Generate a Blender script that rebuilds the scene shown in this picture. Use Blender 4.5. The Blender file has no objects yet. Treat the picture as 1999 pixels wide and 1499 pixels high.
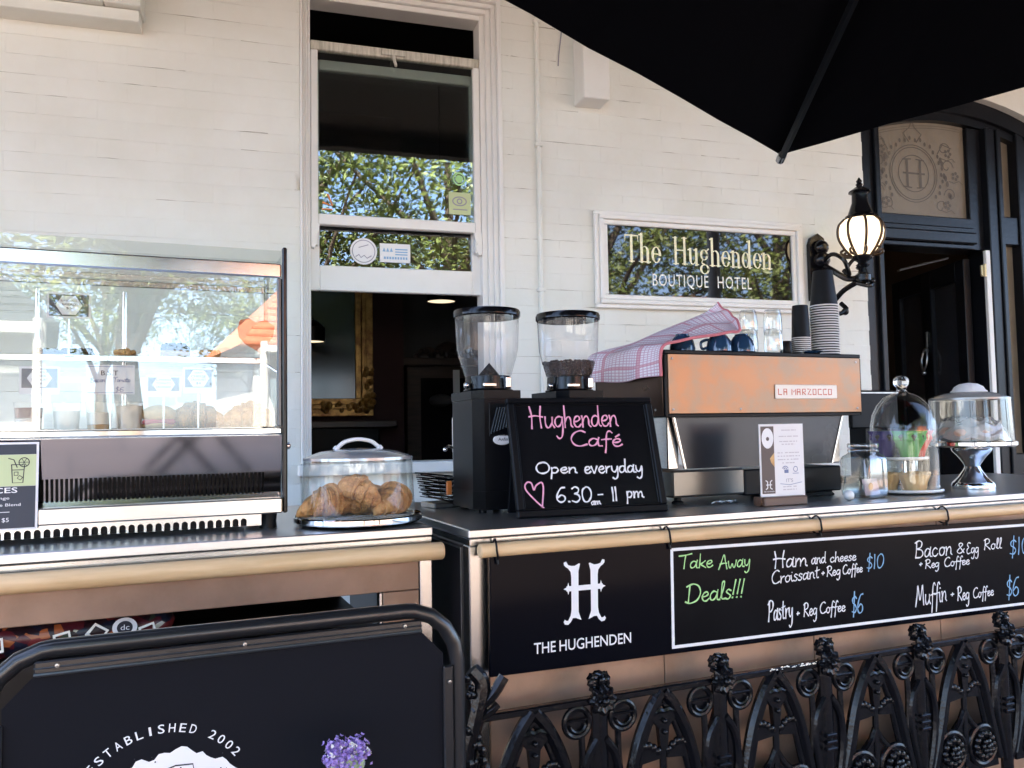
import bpy, bmesh, math, random
from mathutils import Vector, Matrix

# ------------------------------------------------------------------ camera, sky, sun, exposure
SC = bpy.context.scene
COL = SC.collection
R = math.radians
cam_d = bpy.data.cameras.new("camera")
cam_d.sensor_width = 36.0
cam_d.lens = 36.0 * 1617.0 / 1999.0
cam_d.clip_start = 0.05
cam_d.clip_end = 400.0
cam = bpy.data.objects.new("camera", cam_d)
COL.objects.link(cam)
_y, _p, _r = R(17.3), R(3.2), R(-1.0)
_f = Vector((math.sin(_y) * math.cos(_p), math.cos(_y) * math.cos(_p), math.sin(_p)))
_rt = Vector((math.cos(_y), -math.sin(_y), 0.0))
_up = _rt.cross(_f)
_R2 = _rt * math.cos(_r) + _up * math.sin(_r)
_U2 = _up * math.cos(_r) - _rt * math.sin(_r)
_m = Matrix((_R2, _U2, -_f)).transposed().to_4x4()
_m.translation = (0.0, 0.0, 1.30)
cam.matrix_world = _m
SC.camera = cam

world = bpy.data.worlds.new("World")
SC.world = world
world.use_nodes = True
SUN_EL, SUN_AZ = R(52), R(-28)        # the sun stands behind the building, azimuth from +Y towards +X
_n = world.node_tree.nodes
sky = _n.new("ShaderNodeTexSky")
sky.sky_type = 'NISHITA'
sky.sun_disc = False
sky.sun_elevation = SUN_EL
sky.sun_rotation = SUN_AZ
sky.air_density = 0.6
sky.dust_density = 2.2
sky.ozone_density = 0.6
_n["Background"].inputs["Strength"].default_value = 0.15
world.node_tree.links.new(sky.outputs[0], _n["Background"].inputs["Color"])

sun_d = bpy.data.lights.new("sun", 'SUN')
sun_d.energy = 5.0
sun_d.angle = R(0.5)
sun_d.color = (1.0, 0.93, 0.82)
sun = bpy.data.objects.new("sun", sun_d)
COL.objects.link(sun)
_sd = Vector((math.sin(SUN_AZ) * math.cos(SUN_EL), math.cos(SUN_AZ) * math.cos(SUN_EL), math.sin(SUN_EL)))
sun.rotation_euler = (-_sd).to_track_quat('-Z', 'Y').to_euler()
sun.location = _sd * 30

SC.view_settings.view_transform = 'Standard'
SC.view_settings.look = 'None'
SC.view_settings.exposure = 3.56
SC.view_settings.gamma = 1.0
SC.render.engine = 'CYCLES'
SC.cycles.use_denoising = True
SC.cycles.max_bounces = 10
SC.cycles.transparent_max_bounces = 24
SC.cycles.glossy_bounces = 5
SC.cycles.caustics_reflective = False
SC.cycles.caustics_refractive = False
SC.cycles.sample_clamp_indirect = 6.0

random.seed(7)
rnd = random.random
def ru(a, b): return a + (b - a) * random.random()

# ------------------------------------------------------------------ materials
MATS = {}
def _nt(name):
    m = bpy.data.materials.new(name)
    m.use_nodes = True
    nt = m.node_tree
    return m, nt, nt.nodes["Principled BSDF"]

def pm(name, col, rough=0.5, metal=0.0, col2=None, vscale=6.0, vdetail=4.0, vlo=0.4, vhi=0.65, bump=None,
       stretch=None, rvar=0.0, coat=0.0, spec=None, emit=None, estr=0.0, place=False):
    """Procedural principled material: noise between two colours, noise bump, roughness variation."""
    m, nt, b = _nt(name)
    N, Lk = nt.nodes, nt.links
    b.inputs["Base Color"].default_value = (*col, 1)
    b.inputs["Roughness"].default_value = rough
    b.inputs["Metallic"].default_value = metal
    if coat: b.inputs["Coat Weight"].default_value = coat; b.inputs["Coat Roughness"].default_value = 0.06
    if spec is not None: b.inputs["Specular IOR Level"].default_value = spec
    if emit: b.inputs["Emission Color"].default_value = (*emit, 1); b.inputs["Emission Strength"].default_value = estr
    tc = N.new("ShaderNodeTexCoord")
    vec = tc.outputs["Object"]
    if place: vec = N.new("ShaderNodeNewGeometry").outputs["Position"]      # one continuous coat of paint over many pieces
    if stretch:
        mp = N.new("ShaderNodeMapping"); mp.inputs["Scale"].default_value = stretch
        Lk.new(vec, mp.inputs["Vector"]); vec = mp.outputs["Vector"]
    if col2 is not None or rvar:
        nz = N.new("ShaderNodeTexNoise"); nz.inputs["Scale"].default_value = vscale; nz.inputs["Detail"].default_value = vdetail
        nz.inputs["Roughness"].default_value = 0.6
        Lk.new(vec, nz.inputs["Vector"])
        rp = N.new("ShaderNodeMapRange"); rp.inputs["From Min"].default_value = vlo; rp.inputs["From Max"].default_value = vhi
        Lk.new(nz.outputs["Fac"], rp.inputs["Value"])
        if col2 is not None:
            mx = N.new("ShaderNodeMix"); mx.data_type = 'RGBA'
            mx.inputs["A"].default_value = (*col, 1); mx.inputs["B"].default_value = (*col2, 1)
            Lk.new(rp.outputs["Result"], mx.inputs["Factor"]); Lk.new(mx.outputs["Result"], b.inputs["Base Color"])
        if rvar:
            r2 = N.new("ShaderNodeMapRange"); r2.inputs["To Min"].default_value = max(0.02, rough - rvar); r2.inputs["To Max"].default_value = min(1, rough + rvar)
            Lk.new(nz.outputs["Fac"], r2.inputs["Value"]); Lk.new(r2.outputs["Result"], b.inputs["Roughness"])
    if bump:
        n2 = N.new("ShaderNodeTexNoise"); n2.inputs["Scale"].default_value = bump[0]; n2.inputs["Detail"].default_value = 5
        Lk.new(vec, n2.inputs["Vector"])
        bp = N.new("ShaderNodeBump"); bp.inputs["Strength"].default_value = bump[1]; bp.inputs["Distance"].default_value = bump[2] if len(bump) > 2 else 0.005
        Lk.new(n2.outputs["Fac"], bp.inputs["Height"]); Lk.new(bp.outputs["Normal"], b.inputs["Normal"])
    MATS[name] = m
    return m

def glassm(name, tint=(0.96, 0.97, 0.96), refl=0.05, rough=0.0, power=5.0, maxr=1.0, dusty=0.0, wavy=None):
    """Thin clear sheet: transparent with a mirror layer that grows towards grazing angles."""
    m = bpy.data.materials.new(name); m.use_nodes = True
    nt = m.node_tree; N, Lk = nt.nodes, nt.links
    N.remove(N["Principled BSDF"])
    tr = N.new("ShaderNodeBsdfTransparent"); tr.inputs["Color"].default_value = (*tint, 1)
    gl = N.new("ShaderNodeBsdfGlossy"); gl.inputs["Roughness"].default_value = rough
    if wavy:      # old drawn glass: slow ripples bend what it mirrors
        tcw = N.new("ShaderNodeTexCoord"); nzw = N.new("ShaderNodeTexNoise"); nzw.inputs["Scale"].default_value = wavy[0]; nzw.inputs["Detail"].default_value = 2
        bpw = N.new("ShaderNodeBump"); bpw.inputs["Strength"].default_value = wavy[1]; bpw.inputs["Distance"].default_value = .01
        Lk.new(tcw.outputs["Object"], nzw.inputs["Vector"]); Lk.new(nzw.outputs["Fac"], bpw.inputs["Height"]); Lk.new(bpw.outputs["Normal"], gl.inputs["Normal"])
    lw = N.new("ShaderNodeLayerWeight"); lw.inputs["Blend"].default_value = 0.5
    pw = N.new("ShaderNodeMath"); pw.operation = 'POWER'; pw.inputs[1].default_value = power
    Lk.new(lw.outputs["Facing"], pw.inputs[0])
    ma = N.new("ShaderNodeMath"); ma.operation = 'MULTIPLY_ADD'; ma.inputs[1].default_value = maxr - refl; ma.inputs[2].default_value = refl
    Lk.new(pw.outputs[0], ma.inputs[0])
    mx = N.new("ShaderNodeMixShader"); Lk.new(ma.outputs[0], mx.inputs["Fac"])
    last = tr
    if dusty:
        df = N.new("ShaderNodeBsdfDiffuse"); df.inputs["Color"].default_value = (0.8, 0.8, 0.78, 1)
        m2 = N.new("ShaderNodeMixShader"); m2.inputs["Fac"].default_value = dusty
        Lk.new(tr.outputs[0], m2.inputs[1]); Lk.new(df.outputs[0], m2.inputs[2]); last = m2
    Lk.new(last.outputs[0], mx.inputs[1]); Lk.new(gl.outputs[0], mx.inputs[2])
    Lk.new(mx.outputs[0], N["Material Output"].inputs["Surface"])
    MATS[name] = m
    return m

def gingham(name):
    m, nt, b = _nt(name); N, Lk = nt.nodes, nt.links
    uv = N.new("ShaderNodeUVMap"); sp = N.new("ShaderNodeSeparateXYZ"); Lk.new(uv.outputs[0], sp.inputs[0])
    def lines(sock, freq, width, offs=0.0):
        a = N.new("ShaderNodeMath"); a.operation = 'MULTIPLY_ADD'; a.inputs[1].default_value = freq; a.inputs[2].default_value = offs; Lk.new(sock, a.inputs[0])
        f = N.new("ShaderNodeMath"); f.operation = 'FRACT'; Lk.new(a.outputs[0], f.inputs[0])
        l = N.new("ShaderNodeMath"); l.operation = 'LESS_THAN'; l.inputs[1].default_value = width; Lk.new(f.outputs[0], l.inputs[0]); return l.outputs[0]
    def mx(a, bb, op):
        q = N.new("ShaderNodeMath"); q.operation = op; Lk.new(a, q.inputs[0]); Lk.new(bb, q.inputs[1]); return q.outputs[0]
    thin = mx(lines(sp.outputs[0], 46, .30), lines(sp.outputs[1], 24, .22), 'MAXIMUM')
    bold = mx(lines(sp.outputs[0], 5.0, .10, .55), lines(sp.outputs[1], 2.0, .11, .5), 'MAXIMUM')
    c1 = N.new("ShaderNodeMix"); c1.data_type = 'RGBA'; c1.inputs["A"].default_value = (.88, .83, .87, 1); c1.inputs["B"].default_value = (.66, .43, .53, 1); Lk.new(thin, c1.inputs["Factor"])
    c2 = N.new("ShaderNodeMix"); c2.data_type = 'RGBA'; Lk.new(c1.outputs["Result"], c2.inputs["A"]); c2.inputs["B"].default_value = (.62, .16, .22, 1)
    hf = N.new("ShaderNodeMath"); hf.operation = 'MULTIPLY'; hf.inputs[1].default_value = .55; Lk.new(bold, hf.inputs[0]); Lk.new(hf.outputs[0], c2.inputs["Factor"])
    Lk.new(c2.outputs["Result"], b.inputs["Base Color"]); b.inputs["Roughness"].default_value = .9
    MATS[name] = m
    return m

def pavers(name):
    m, nt, b = _nt(name); N, Lk = nt.nodes, nt.links
    tc = N.new("ShaderNodeTexCoord"); br = N.new("ShaderNodeTexBrick")
    br.inputs["Scale"].default_value = 1.0; br.inputs["Brick Width"].default_value = .62; br.inputs["Row Height"].default_value = .42; br.inputs["Mortar Size"].default_value = .008
    br.inputs["Color1"].default_value = (.12, .085, .068, 1); br.inputs["Color2"].default_value = (.17, .125, .10, 1); br.inputs["Mortar"].default_value = (.06, .05, .045, 1)
    Lk.new(tc.outputs["Object"], br.inputs["Vector"]); Lk.new(br.outputs["Color"], b.inputs["Base Color"]); b.inputs["Roughness"].default_value = .8
    MATS[name] = m
    return m

def collage(name):
    """Printed packaging: irregular patches of dark red, navy, orange and cream."""
    m, nt, b = _nt(name); N, Lk = nt.nodes, nt.links
    tc = N.new("ShaderNodeTexCoord"); mp = N.new("ShaderNodeMapping"); mp.inputs["Scale"].default_value = (48, 16, 60); mp.inputs["Rotation"].default_value = (0, .5, .3)
    vo = N.new("ShaderNodeTexVoronoi"); vo.inputs["Scale"].default_value = 1.0; Lk.new(tc.outputs["Object"], mp.inputs[0]); Lk.new(mp.outputs[0], vo.inputs["Vector"])
    sp = N.new("ShaderNodeSeparateColor"); Lk.new(vo.outputs["Color"], sp.inputs[0])
    cr = N.new("ShaderNodeValToRGB"); cr.color_ramp.interpolation = 'CONSTANT'
    for i, (p, c) in enumerate(((0, (.02, .008, .012)), (.3, (.09, .012, .018)), (.5, (.012, .014, .03)), (.68, (.16, .02, .02)), (.82, (.36, .10, .03)), (.9, (.50, .46, .36)), (.95, (.03, .05, .03)))):
        e = cr.color_ramp.elements[i] if i < 2 else cr.color_ramp.elements.new(p)
        e.position = p; e.color = (*c, 1)
    Lk.new(sp.outputs[0], cr.inputs[0]); Lk.new(cr.outputs[0], b.inputs["Base Color"]); b.inputs["Roughness"].default_value = .3
    MATS[name] = m
    return m

def build_materials():
    collage("bag_print")
    pm("wall_paint", (.765, .768, .715), .6, col2=(.665, .65, .57), vscale=1.6, vdetail=7, vlo=.46, vhi=.84, bump=(38, .35, .004), place=True)
    pm("joint_grime", (.36, .325, .27), .8, col2=(.58, .55, .49), vscale=14, place=True)
    pm("trim_paint", (.80, .79, .76), .38, col2=(.72, .705, .66), vscale=3, vlo=.5, vhi=.8, bump=(60, .15, .002))
    pm("worn_paint", (.62, .58, .50), .6, col2=(.40, .37, .30), vscale=22, stretch=(3, 1, .4), bump=(40, .4))
    pm("black_gloss", (.004, .0043, .0055), .16, spec=.3, bump=(70, .12, .002))
    pm("door_black", (.008, .0085, .011), .28, bump=(45, .3, .003), spec=.22)
    pm("iron_black", (.005, .005, .0065), .20, spec=.32, bump=(90, .35, .003), rvar=.1, vscale=30)
    pm("black_plastic", (.004, .0044, .0055), .36, spec=.15, bump=(300, .08, .001))
    pm("black_satin", (.004, .0045, .006), .38, spec=.14, bump=(240, .05, .001))
    pm("chalkboard", (.005, .0053, .0065), .2, col2=(.007, .0075, .009), vscale=5, spec=.06)
    pm("panel_black", (.003, .0034, .006), .10, spec=.07)
    pm("canvas_black", (.003, .0033, .005), .95, bump=(400, .2, .001), spec=.03)
    pm("banner_black", (.006, .0066, .010), .7, bump=(500, .12, .0008), spec=.12)
    pm("steel", (.60, .60, .585), .22, 1.0, col2=(.50, .50, .49), vscale=30, stretch=(1, 1, 60), rvar=.06)
    pm("steel_top", (.60, .61, .62), .30, 1.0, rvar=.03, vscale=4)
    pm("steel_mirror", (.63, .64, .65), .07, 1.0, rvar=.03, vscale=9)
    pm("steel_dull", (.42, .42, .41), .35, 1.0, col2=(.30, .30, .29), vscale=20, rvar=.1)
    pm("chrome", (.80, .80, .80), .05, 1.0)
    pm("copper_panel", (.39, .245, .165), .5, .3, col2=(.30, .185, .12), vscale=7, vdetail=6, rvar=.12, bump=(160, .12, .001))
    pm("copper_bright", (.38, .185, .09), .34, .4, col2=(.30, .205, .135), vscale=13, vdetail=9, vlo=.42, vhi=.60, rvar=.1, bump=(120, .06, .001))
    pm("copper_dark", (.07, .035, .02), .3, .7, rvar=.1)
    pm("rail_wood", (.74, .515, .285), .45, col2=(.64, .42, .21), vscale=9, stretch=(.6, 6, 6), bump=(30, .15, .002))
    pm("dark_wood", (.055, .035, .028), .4, col2=(.09, .055, .04), vscale=10, stretch=(.5, 5, 5))
    pm("brown_wood", (.13, .07, .045), .4, col2=(.08, .045, .03), vscale=9, stretch=(.5, 5, 5))
    pm("side_dark", (.012, .009, .009), .35, spec=.3)
    pm("white_plastic", (.80, .80, .80), .35)
    pm("white_ink", (.82, .82, .83), .6)
    pm("white_china", (.82, .82, .81), .15)
    pm("paper", (.80, .795, .80), .7, bump=(200, .05, .001))
    pm("chalk_white", (.78, .78, .80), .8, bump=(500, .4, .001))
    pm("chalk_pink", (.78, .36, .52), .8)
    pm("chalk_green", (.42, .72, .30), .8)
    pm("chalk_blue", (.24, .44, .66), .8)
    pm("gold_letter", (.90, .86, .60), .5)
    pm("letter_pale", (.90, .88, .80), .5)
    pm("dark_ink", (.02, .02, .03), .6)
    pm("grey_ink", (.30, .30, .36), .6)
    pm("sign_navy", (.020, .027, .045), .45)
    pm("sign_green", (.55, .62, .34), .55)
    pm("card_brown", (.10, .07, .06), .5)
    pm("red_ink", (.60, .12, .07), .5)
    pm("badge_cream", (.84, .78, .70), .35)
    pm("croissant", (.58, .30, .10), .55, col2=(.36, .14, .04), vscale=26, vdetail=9, vlo=.45, vhi=.70, stretch=(1.0, 2.2, 1.6), bump=(70, .9, .008))
    pm("cake_dark", (.05, .03, .02), .8, col2=(.12, .10, .04), vscale=40, bump=(60, .8))
    pm("cake_golden", (.60, .36, .12), .8, col2=(.42, .22, .07), vscale=30, bump=(60, .6))
    pm("pastry_pale", (.66, .43, .19), .7, col2=(.50, .29, .11), vscale=20, bump=(60, .5))
    pm("paper_green", (.07, .33, .05), .6, bump=(60, .3)); pm("paper_red", (.66, .07, .045), .6, bump=(60, .3)); pm("paper_purple", (.08, .06, .17), .6, bump=(60, .3))
    pm("red_paper", (.62, .09, .06), .6, col2=(.70, .25, .10), vscale=9)
    pm("yoghurt", (.80, .77, .72), .4); pm("berry", (.10, .02, .015), .4); pm("granola", (.50, .27, .09), .8, bump=(70, .8))
    pm("cup_blue", (.016, .045, .10), .08, coat=.6)
    pm("cup_black", (.009, .0095, .0105), .5, spec=.3); pm("cup_white", (.80, .80, .80), .5)
    pm("beans", (.045, .02, .012), .5, col2=(.02, .01, .008), vscale=90, bump=(110, 1.0, .01))
    pm("orange_plastic", (.70, .22, .05), .4)
    pm("gilt", (.50, .28, .08), .35, .55, col2=(.22, .10, .03), vscale=14, rvar=.1, bump=(60, .5))
    pm("maroon_wall", (.060, .026, .026), .8, col2=(.048, .02, .02), vscale=2)
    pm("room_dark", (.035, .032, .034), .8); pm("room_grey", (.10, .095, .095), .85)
    pm("hall_tan", (.20, .155, .12), .8); pm("ceiling", (.25, .22, .18), .85)
    pm("mirror_dark", (.016, .013, .014), .12, spec=.5); pm("leaf_glass", (.030, .032, .038), .10, spec=.9)
    pm("etched", (.195, .16, .115), .55, col2=(.155, .125, .09), vscale=3, bump=(250, .2, .001))
    pm("etch_line", (.105, .083, .06), .5)
    pm("brass", (.66, .56, .33), .35, .6, bump=(120, .6))
    pm("lamp_glow", (.9, .8, .6), .4, emit=(1.0, .74, .44), estr=.24)
    pm("pendant_glow", (.9, .8, .6), .4, emit=(1.0, .78, .52), estr=.12)
    pm("leaf", (.10, .145, .03), .5, col2=(.17, .20, .05), vscale=1.5, vlo=.35, vhi=.65)
    pm("leaf_dark", (.030, .06, .018), .5, col2=(.06, .10, .03), vscale=2)
    pm("bark", (.10, .075, .055), .9, bump=(30, .8))
    pm("asphalt", (.05, .05, .052), .9, bump=(60, .4))
    pm("terracotta", (.42, .15, .08), .8, col2=(.52, .22, .12), vscale=4); pm("house_white", (.72, .70, .66), .8); pm("house_dark", (.04, .045, .05), .4)
    pm("soffit", (.030, .028, .027), .8)
    pm("flower_purple", (.24, .15, .46), .7, col2=(.44, .33, .66), vscale=120); pm("flower_green", (.34, .42, .26), .7); pm("petal_white", (.75, .73, .72), .7)
    pm("bag_dark", (.035, .015, .02), .3, col2=(.10, .02, .025), vscale=14, vlo=.45, vhi=.55); pm("bag_blue", (.10, .11, .16), .35)
    pm("rope_red", (.55, .10, .12), .9)
    pm("wrap_pastry", (.62, .36, .26), .5, col2=(.76, .74, .76), vscale=11, vlo=.42, vhi=.58, bump=(30, .8, .01))
    glassm("window_glass", (.80, .84, .82), refl=.15, wavy=(4, .03))
    glassm("sign_glass", (.02, .02, .025), refl=.22)
    glassm("case_glass", (.95, .965, .95), refl=.085, wavy=(3, .02))
    glassm("clear_acrylic", (.955, .97, .955), refl=.065, power=2.5, maxr=.8, dusty=.02)
    glassm("hopper_smoke", (.95, .95, .955), refl=.05, power=3.0, maxr=.6, dusty=.05)
    glassm("jar_glass", (.965, .98, .972), refl=.05, power=3.2, maxr=.8)
    glassm("tumbler_glass", (.92, .945, .94), refl=.10, power=1.9, maxr=.85)
    glassm("clear_soft", (.98, .985, .98), refl=.02, power=5)
    g_ = pm("solid_glass", (.97, .99, .98), .0); g_.node_tree.nodes["Principled BSDF"].inputs["Transmission Weight"].default_value = 1.0
    glassm("cling_film", (.93, .93, .95), refl=.12, rough=.12, power=2.0, maxr=.7, dusty=.38)
    gingham("towel_check"); pavers("pavers")
build_materials()

# ------------------------------------------------------------------ mesh helpers
def catmull(pts, n=6, closed=False):
    P = [Vector(p) for p in pts]
    if len(P) < 3: return P
    out = []
    L = len(P)
    rng = range(L) if closed else range(L - 1)
    for i in rng:
        p0 = P[(i - 1) % L] if (closed or i > 0) else P[0] * 2 - P[1]
        p1, p2 = P[i], P[(i + 1) % L]
        p3 = P[(i + 2) % L] if (closed or i + 2 < L) else P[-1] * 2 - P[-2]
        for k in range(n):
            t = k / n
            out.append(0.5 * ((2 * p1) + (p2 - p0) * t + (2 * p0 - 5 * p1 + 4 * p2 - p3) * t * t + (3 * p1 - p0 - 3 * p2 + p3) * t ** 3))
    if not closed: out.append(P[-1])
    return out

KM = {}
class MB:
    def __init__(s):
        s.v = []; s.f = []; s.uv = None
    def add(s, vs, fs):
        o = len(s.v); s.v += [tuple(v) for v in vs]; s.f += [tuple(i + o for i in f) for f in fs]; return s
    def box(s, x0, x1, y0, y1, z0, z1, b=0.0):
        if b <= 0:
            vs = [(x, y, z) for x in (x0, x1) for y in (y0, y1) for z in (z0, z1)]
            return s.add(vs, [(0, 1, 3, 2), (4, 6, 7, 5), (0, 4, 5, 1), (2, 3, 7, 6), (0, 2, 6, 4), (1, 5, 7, 3)])
        b = min(b, (x1 - x0) * .45, (y1 - y0) * .45, (z1 - z0) * .45)
        X, Y, Z = (x0, x1), (y0, y1), (z0, z1)
        ix = {}; vs = []
        for i in (0, 1):
            for j in (0, 1):
                for k in (0, 1):
                    sx, sy, sz = (1, -1)[i] * b, (1, -1)[j] * b, (1, -1)[k] * b
                    for a, p in ((0, (X[i], Y[j] + sy, Z[k] + sz)), (1, (X[i] + sx, Y[j], Z[k] + sz)), (2, (X[i] + sx, Y[j] + sy, Z[k]))):
                        ix[(i, j, k, a)] = len(vs); vs.append(p)
        fs = []
        for i in (0, 1): fs.append(tuple(ix[(i, j, k, 0)] for j, k in ((0, 0), (1, 0), (1, 1), (0, 1))))
        for j in (0, 1): fs.append(tuple(ix[(i, j, k, 1)] for i, k in ((0, 0), (1, 0), (1, 1), (0, 1))))
        for k in (0, 1): fs.append(tuple(ix[(i, j, k, 2)] for i, j in ((0, 0), (1, 0), (1, 1), (0, 1))))
        for i in (0, 1):
            for j in (0, 1): fs.append((ix[(i, j, 0, 0)], ix[(i, j, 1, 0)], ix[(i, j, 1, 1)], ix[(i, j, 0, 1)]))
        for i in (0, 1):
            for k in (0, 1): fs.append((ix[(i, 0, k, 0)], ix[(i, 1, k, 0)], ix[(i, 1, k, 2)], ix[(i, 0, k, 2)]))
        for j in (0, 1):
            for k in (0, 1): fs.append((ix[(0, j, k, 1)], ix[(1, j, k, 1)], ix[(1, j, k, 2)], ix[(0, j, k, 2)]))
        for i in (0, 1):
            for j in (0, 1):
                for k in (0, 1): fs.append((ix[(i, j, k, 0)], ix[(i, j, k, 1)], ix[(i, j, k, 2)]))
        return s.add(vs, fs)
    def lathe(s, prof, n=32, c=(0, 0, 0), axis='z', wob=None, cap0=False, cap1=False):
        vs = []; fs = []
        for r, z in prof:
            for i in range(n):
                a = 2 * math.pi * i / n
                rr = r * (wob(a, z) if wob else 1.0)
                p = (rr * math.cos(a), rr * math.sin(a), z)
                if axis == 'y': p = (p[0], p[2], p[1])
                if axis == 'x': p = (p[2], p[0], p[1])
                vs.append((p[0] + c[0], p[1] + c[1], p[2] + c[2]))
        for j in range(len(prof) - 1):
            for i in range(n):
                fs.append((j * n + i, j * n + (i + 1) % n, (j + 1) * n + (i + 1) % n, (j + 1) * n + i))
        if cap0: fs.append(tuple(range(n)))
        if cap1: fs.append(tuple(range((len(prof) - 1) * n, len(prof) * n)))
        return s.add(vs, fs)
    def cyl(s, r, z0, z1, c=(0, 0, 0), n=24, axis='z', b=0.0):
        p = [(r, z0), (r, z1)] if b <= 0 else [(r - b, z0), (r, z0 + b), (r, z1 - b), (r - b, z1)]
        return s.lathe(p, n, c, axis, cap0=True, cap1=True)
    def tube(s, pts, r, n=8, cap=True, closed=False, flat=1.0):
        P = [Vector(p) for p in pts]; L = len(P)
        rad = r if isinstance(r, (list, tuple)) else [r] * L
        T = []
        for i in range(L):
            a = P[(i - 1) % L] if (closed or i > 0) else P[i]
            b2 = P[(i + 1) % L] if (closed or i < L - 1) else P[i]
            d = b2 - a
            T.append(d.normalized() if d.length > 1e-9 else Vector((0, 0, 1)))
        ref = Vector((0, 1, 0)) if abs(T[0].y) < .9 else Vector((1, 0, 0))
        nrm = (ref - T[0] * ref.dot(T[0])).normalized()
        vs = []; fs = []
        for i in range(L):
            nrm = (nrm - T[i] * nrm.dot(T[i])).normalized()
            bi = T[i].cross(nrm)
            for k in range(n):
                a = 2 * math.pi * k / n
                vs.append(P[i] + nrm * (math.cos(a) * rad[i] * flat) + bi * (math.sin(a) * rad[i]))
        for i in range(L if closed else L - 1):
            j = (i + 1) % L
            for k in range(n): fs.append((i * n + k, i * n + (k + 1) % n, j * n + (k + 1) % n, j * n + k))
        if cap and not closed:
            fs.append(tuple(range(n))); fs.append(tuple(range((L - 1) * n, L * n)))
        return s.add(vs, fs)
    def prism(s, poly, y0, y1):          # polygon in x,z extruded along y
        n = len(poly)
        vs = [(p[0], y0, p[1]) for p in poly] + [(p[0], y1, p[1]) for p in poly]
        fs = [tuple(range(n)), tuple(range(n, 2 * n))] + [(i, (i + 1) % n, n + (i + 1) % n, n + i) for i in range(n)]
        return s.add(vs, fs)
    def prismz(s, poly, z0, z1):         # polygon in x,y extruded along z
        n = len(poly)
        vs = [(p[0], p[1], z0) for p in poly] + [(p[0], p[1], z1) for p in poly]
        fs = [tuple(range(n)), tuple(range(n, 2 * n))] + [(i, (i + 1) % n, n + (i + 1) % n, n + i) for i in range(n)]
        return s.add(vs, fs)
    def face(s, poly, y):                # flat polygon facing -y
        n = len(poly); return s.add([(p[0], y, p[1]) for p in poly], [tuple(range(n))])
    def disc(s, cx, cz, r, y, n=24, rz=None):
        return s.face([(cx + r * math.cos(2 * math.pi * i / n), cz + (rz or r) * math.sin(2 * math.pi * i / n)) for i in range(n)], y)
    def ring(s, cx, cz, r, w, y, n=32, rz=None, r2z=None):
        rz = rz or r
        return s.ribbon([(cx + r * math.cos(2 * math.pi * i / n), cz + rz * math.sin(2 * math.pi * i / n)) for i in range(n)], w, y, closed=True)
    def ribbon(s, pts, w, y, closed=False):   # flat stroke in x,z
        P = [Vector((p[0], p[1])) for p in pts]; L = len(P)
        if L < 2: return s
        W = w if isinstance(w, (list, tuple)) else [w] * L
        vs = []; fs = []
        for i in range(L):
            a = P[(i - 1) % L] if (closed or i > 0) else P[i]
            b2 = P[(i + 1) % L] if (closed or i < L - 1) else P[i]
            d = b2 - a
            d = d.normalized() if d.length > 1e-9 else Vector((1, 0))
            nn = Vector((-d.y, d.x)) * (W[i] / 2)
            ext = Vector((0, 0))
            if not closed and i == 0: ext = -d * W[i] * .35
            if not closed and i == L - 1: ext = d * W[i] * .35
            vs += [(P[i].x + nn.x + ext.x, y, P[i].y + nn.y + ext.y), (P[i].x - nn.x + ext.x, y, P[i].y - nn.y + ext.y)]
        for i in range(L if closed else L - 1):
            j = (i + 1) % L
            fs.append((2 * i, 2 * i + 1, 2 * j + 1, 2 * j))
        return s.add(vs, fs)
    def grid(s, fn, nu, nv, uv=True):
        o = len(s.v); vs = []; fs = []; uvs = []
        for i in range(nu + 1):
            for j in range(nv + 1):
                vs.append(tuple(fn(i / nu, j / nv))); uvs.append((i / nu, j / nv))
        for i in range(nu):
            for j in range(nv):
                a = i * (nv + 1) + j
                fs.append((a, a + 1, a + nv + 2, a + nv + 1))
        s.add(vs, fs); s.uv = uvs
        return s
    def sphere(s, r, c=(0, 0, 0), n=16, m=10, sx=1, sy=1, sz=1):
        pr = [(r * math.sin(math.pi * j / m) + 1e-5, -r * math.cos(math.pi * j / m)) for j in range(m + 1)]
        vs = []; fs = []
        for rr, z in pr:
            for i in range(n):
                a = 2 * math.pi * i / n
                vs.append((c[0] + rr * math.cos(a) * sx, c[1] + rr * math.sin(a) * sy, c[2] + z * sz))
        for j in range(m):
            for i in range(n): fs.append((j * n + i, j * n + (i + 1) % n, (j + 1) * n + (i + 1) % n, (j + 1) * n + i))
        return s.add(vs, fs)
    def xf(s, M):
        s.v = [tuple(M @ Vector(v)) for v in s.v]; return s
    def mesh(s, name, mat, k=1.0, smooth=35, recalc=True, mat2=None, idx2=()):
        me = bpy.data.meshes.new(name)
        me.from_pydata([(a * k, b * k, c * k) for a, b, c in s.v], [], s.f)
        if s.uv:
            ul = me.uv_layers.new(name="UVMap")
            for lp in me.loops: ul.data[lp.index].uv = s.uv[lp.vertex_index]
        if recalc:
            bm = bmesh.new(); bm.from_mesh(me); bmesh.ops.recalc_face_normals(bm, faces=bm.faces); bm.to_mesh(me); bm.free()
        if smooth:
            me.polygons.foreach_set("use_smooth", [True] * len(me.polygons)); me.set_sharp_from_angle(angle=R(smooth))
        me.materials.append(MATS[mat])
        if mat2:
            me.materials.append(MATS[mat2])
            for i in idx2: me.polygons[i].material_index = 1
        me.update()
        return me
    def build(s, name, mat, parent=None, smooth=35, k=None, recalc=True, loc=None, rot=None):
        if k is None: k = KM.get(parent.name, 1.0) if parent else 1.0
        o = bpy.data.objects.new(name, s.mesh(name, mat, k, smooth, recalc))
        COL.objects.link(o)
        if parent: o.parent = parent
        if loc: o.location = [c * k for c in loc]
        if rot: o.rotation_euler = rot
        KM[o.name] = k
        return o

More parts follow.
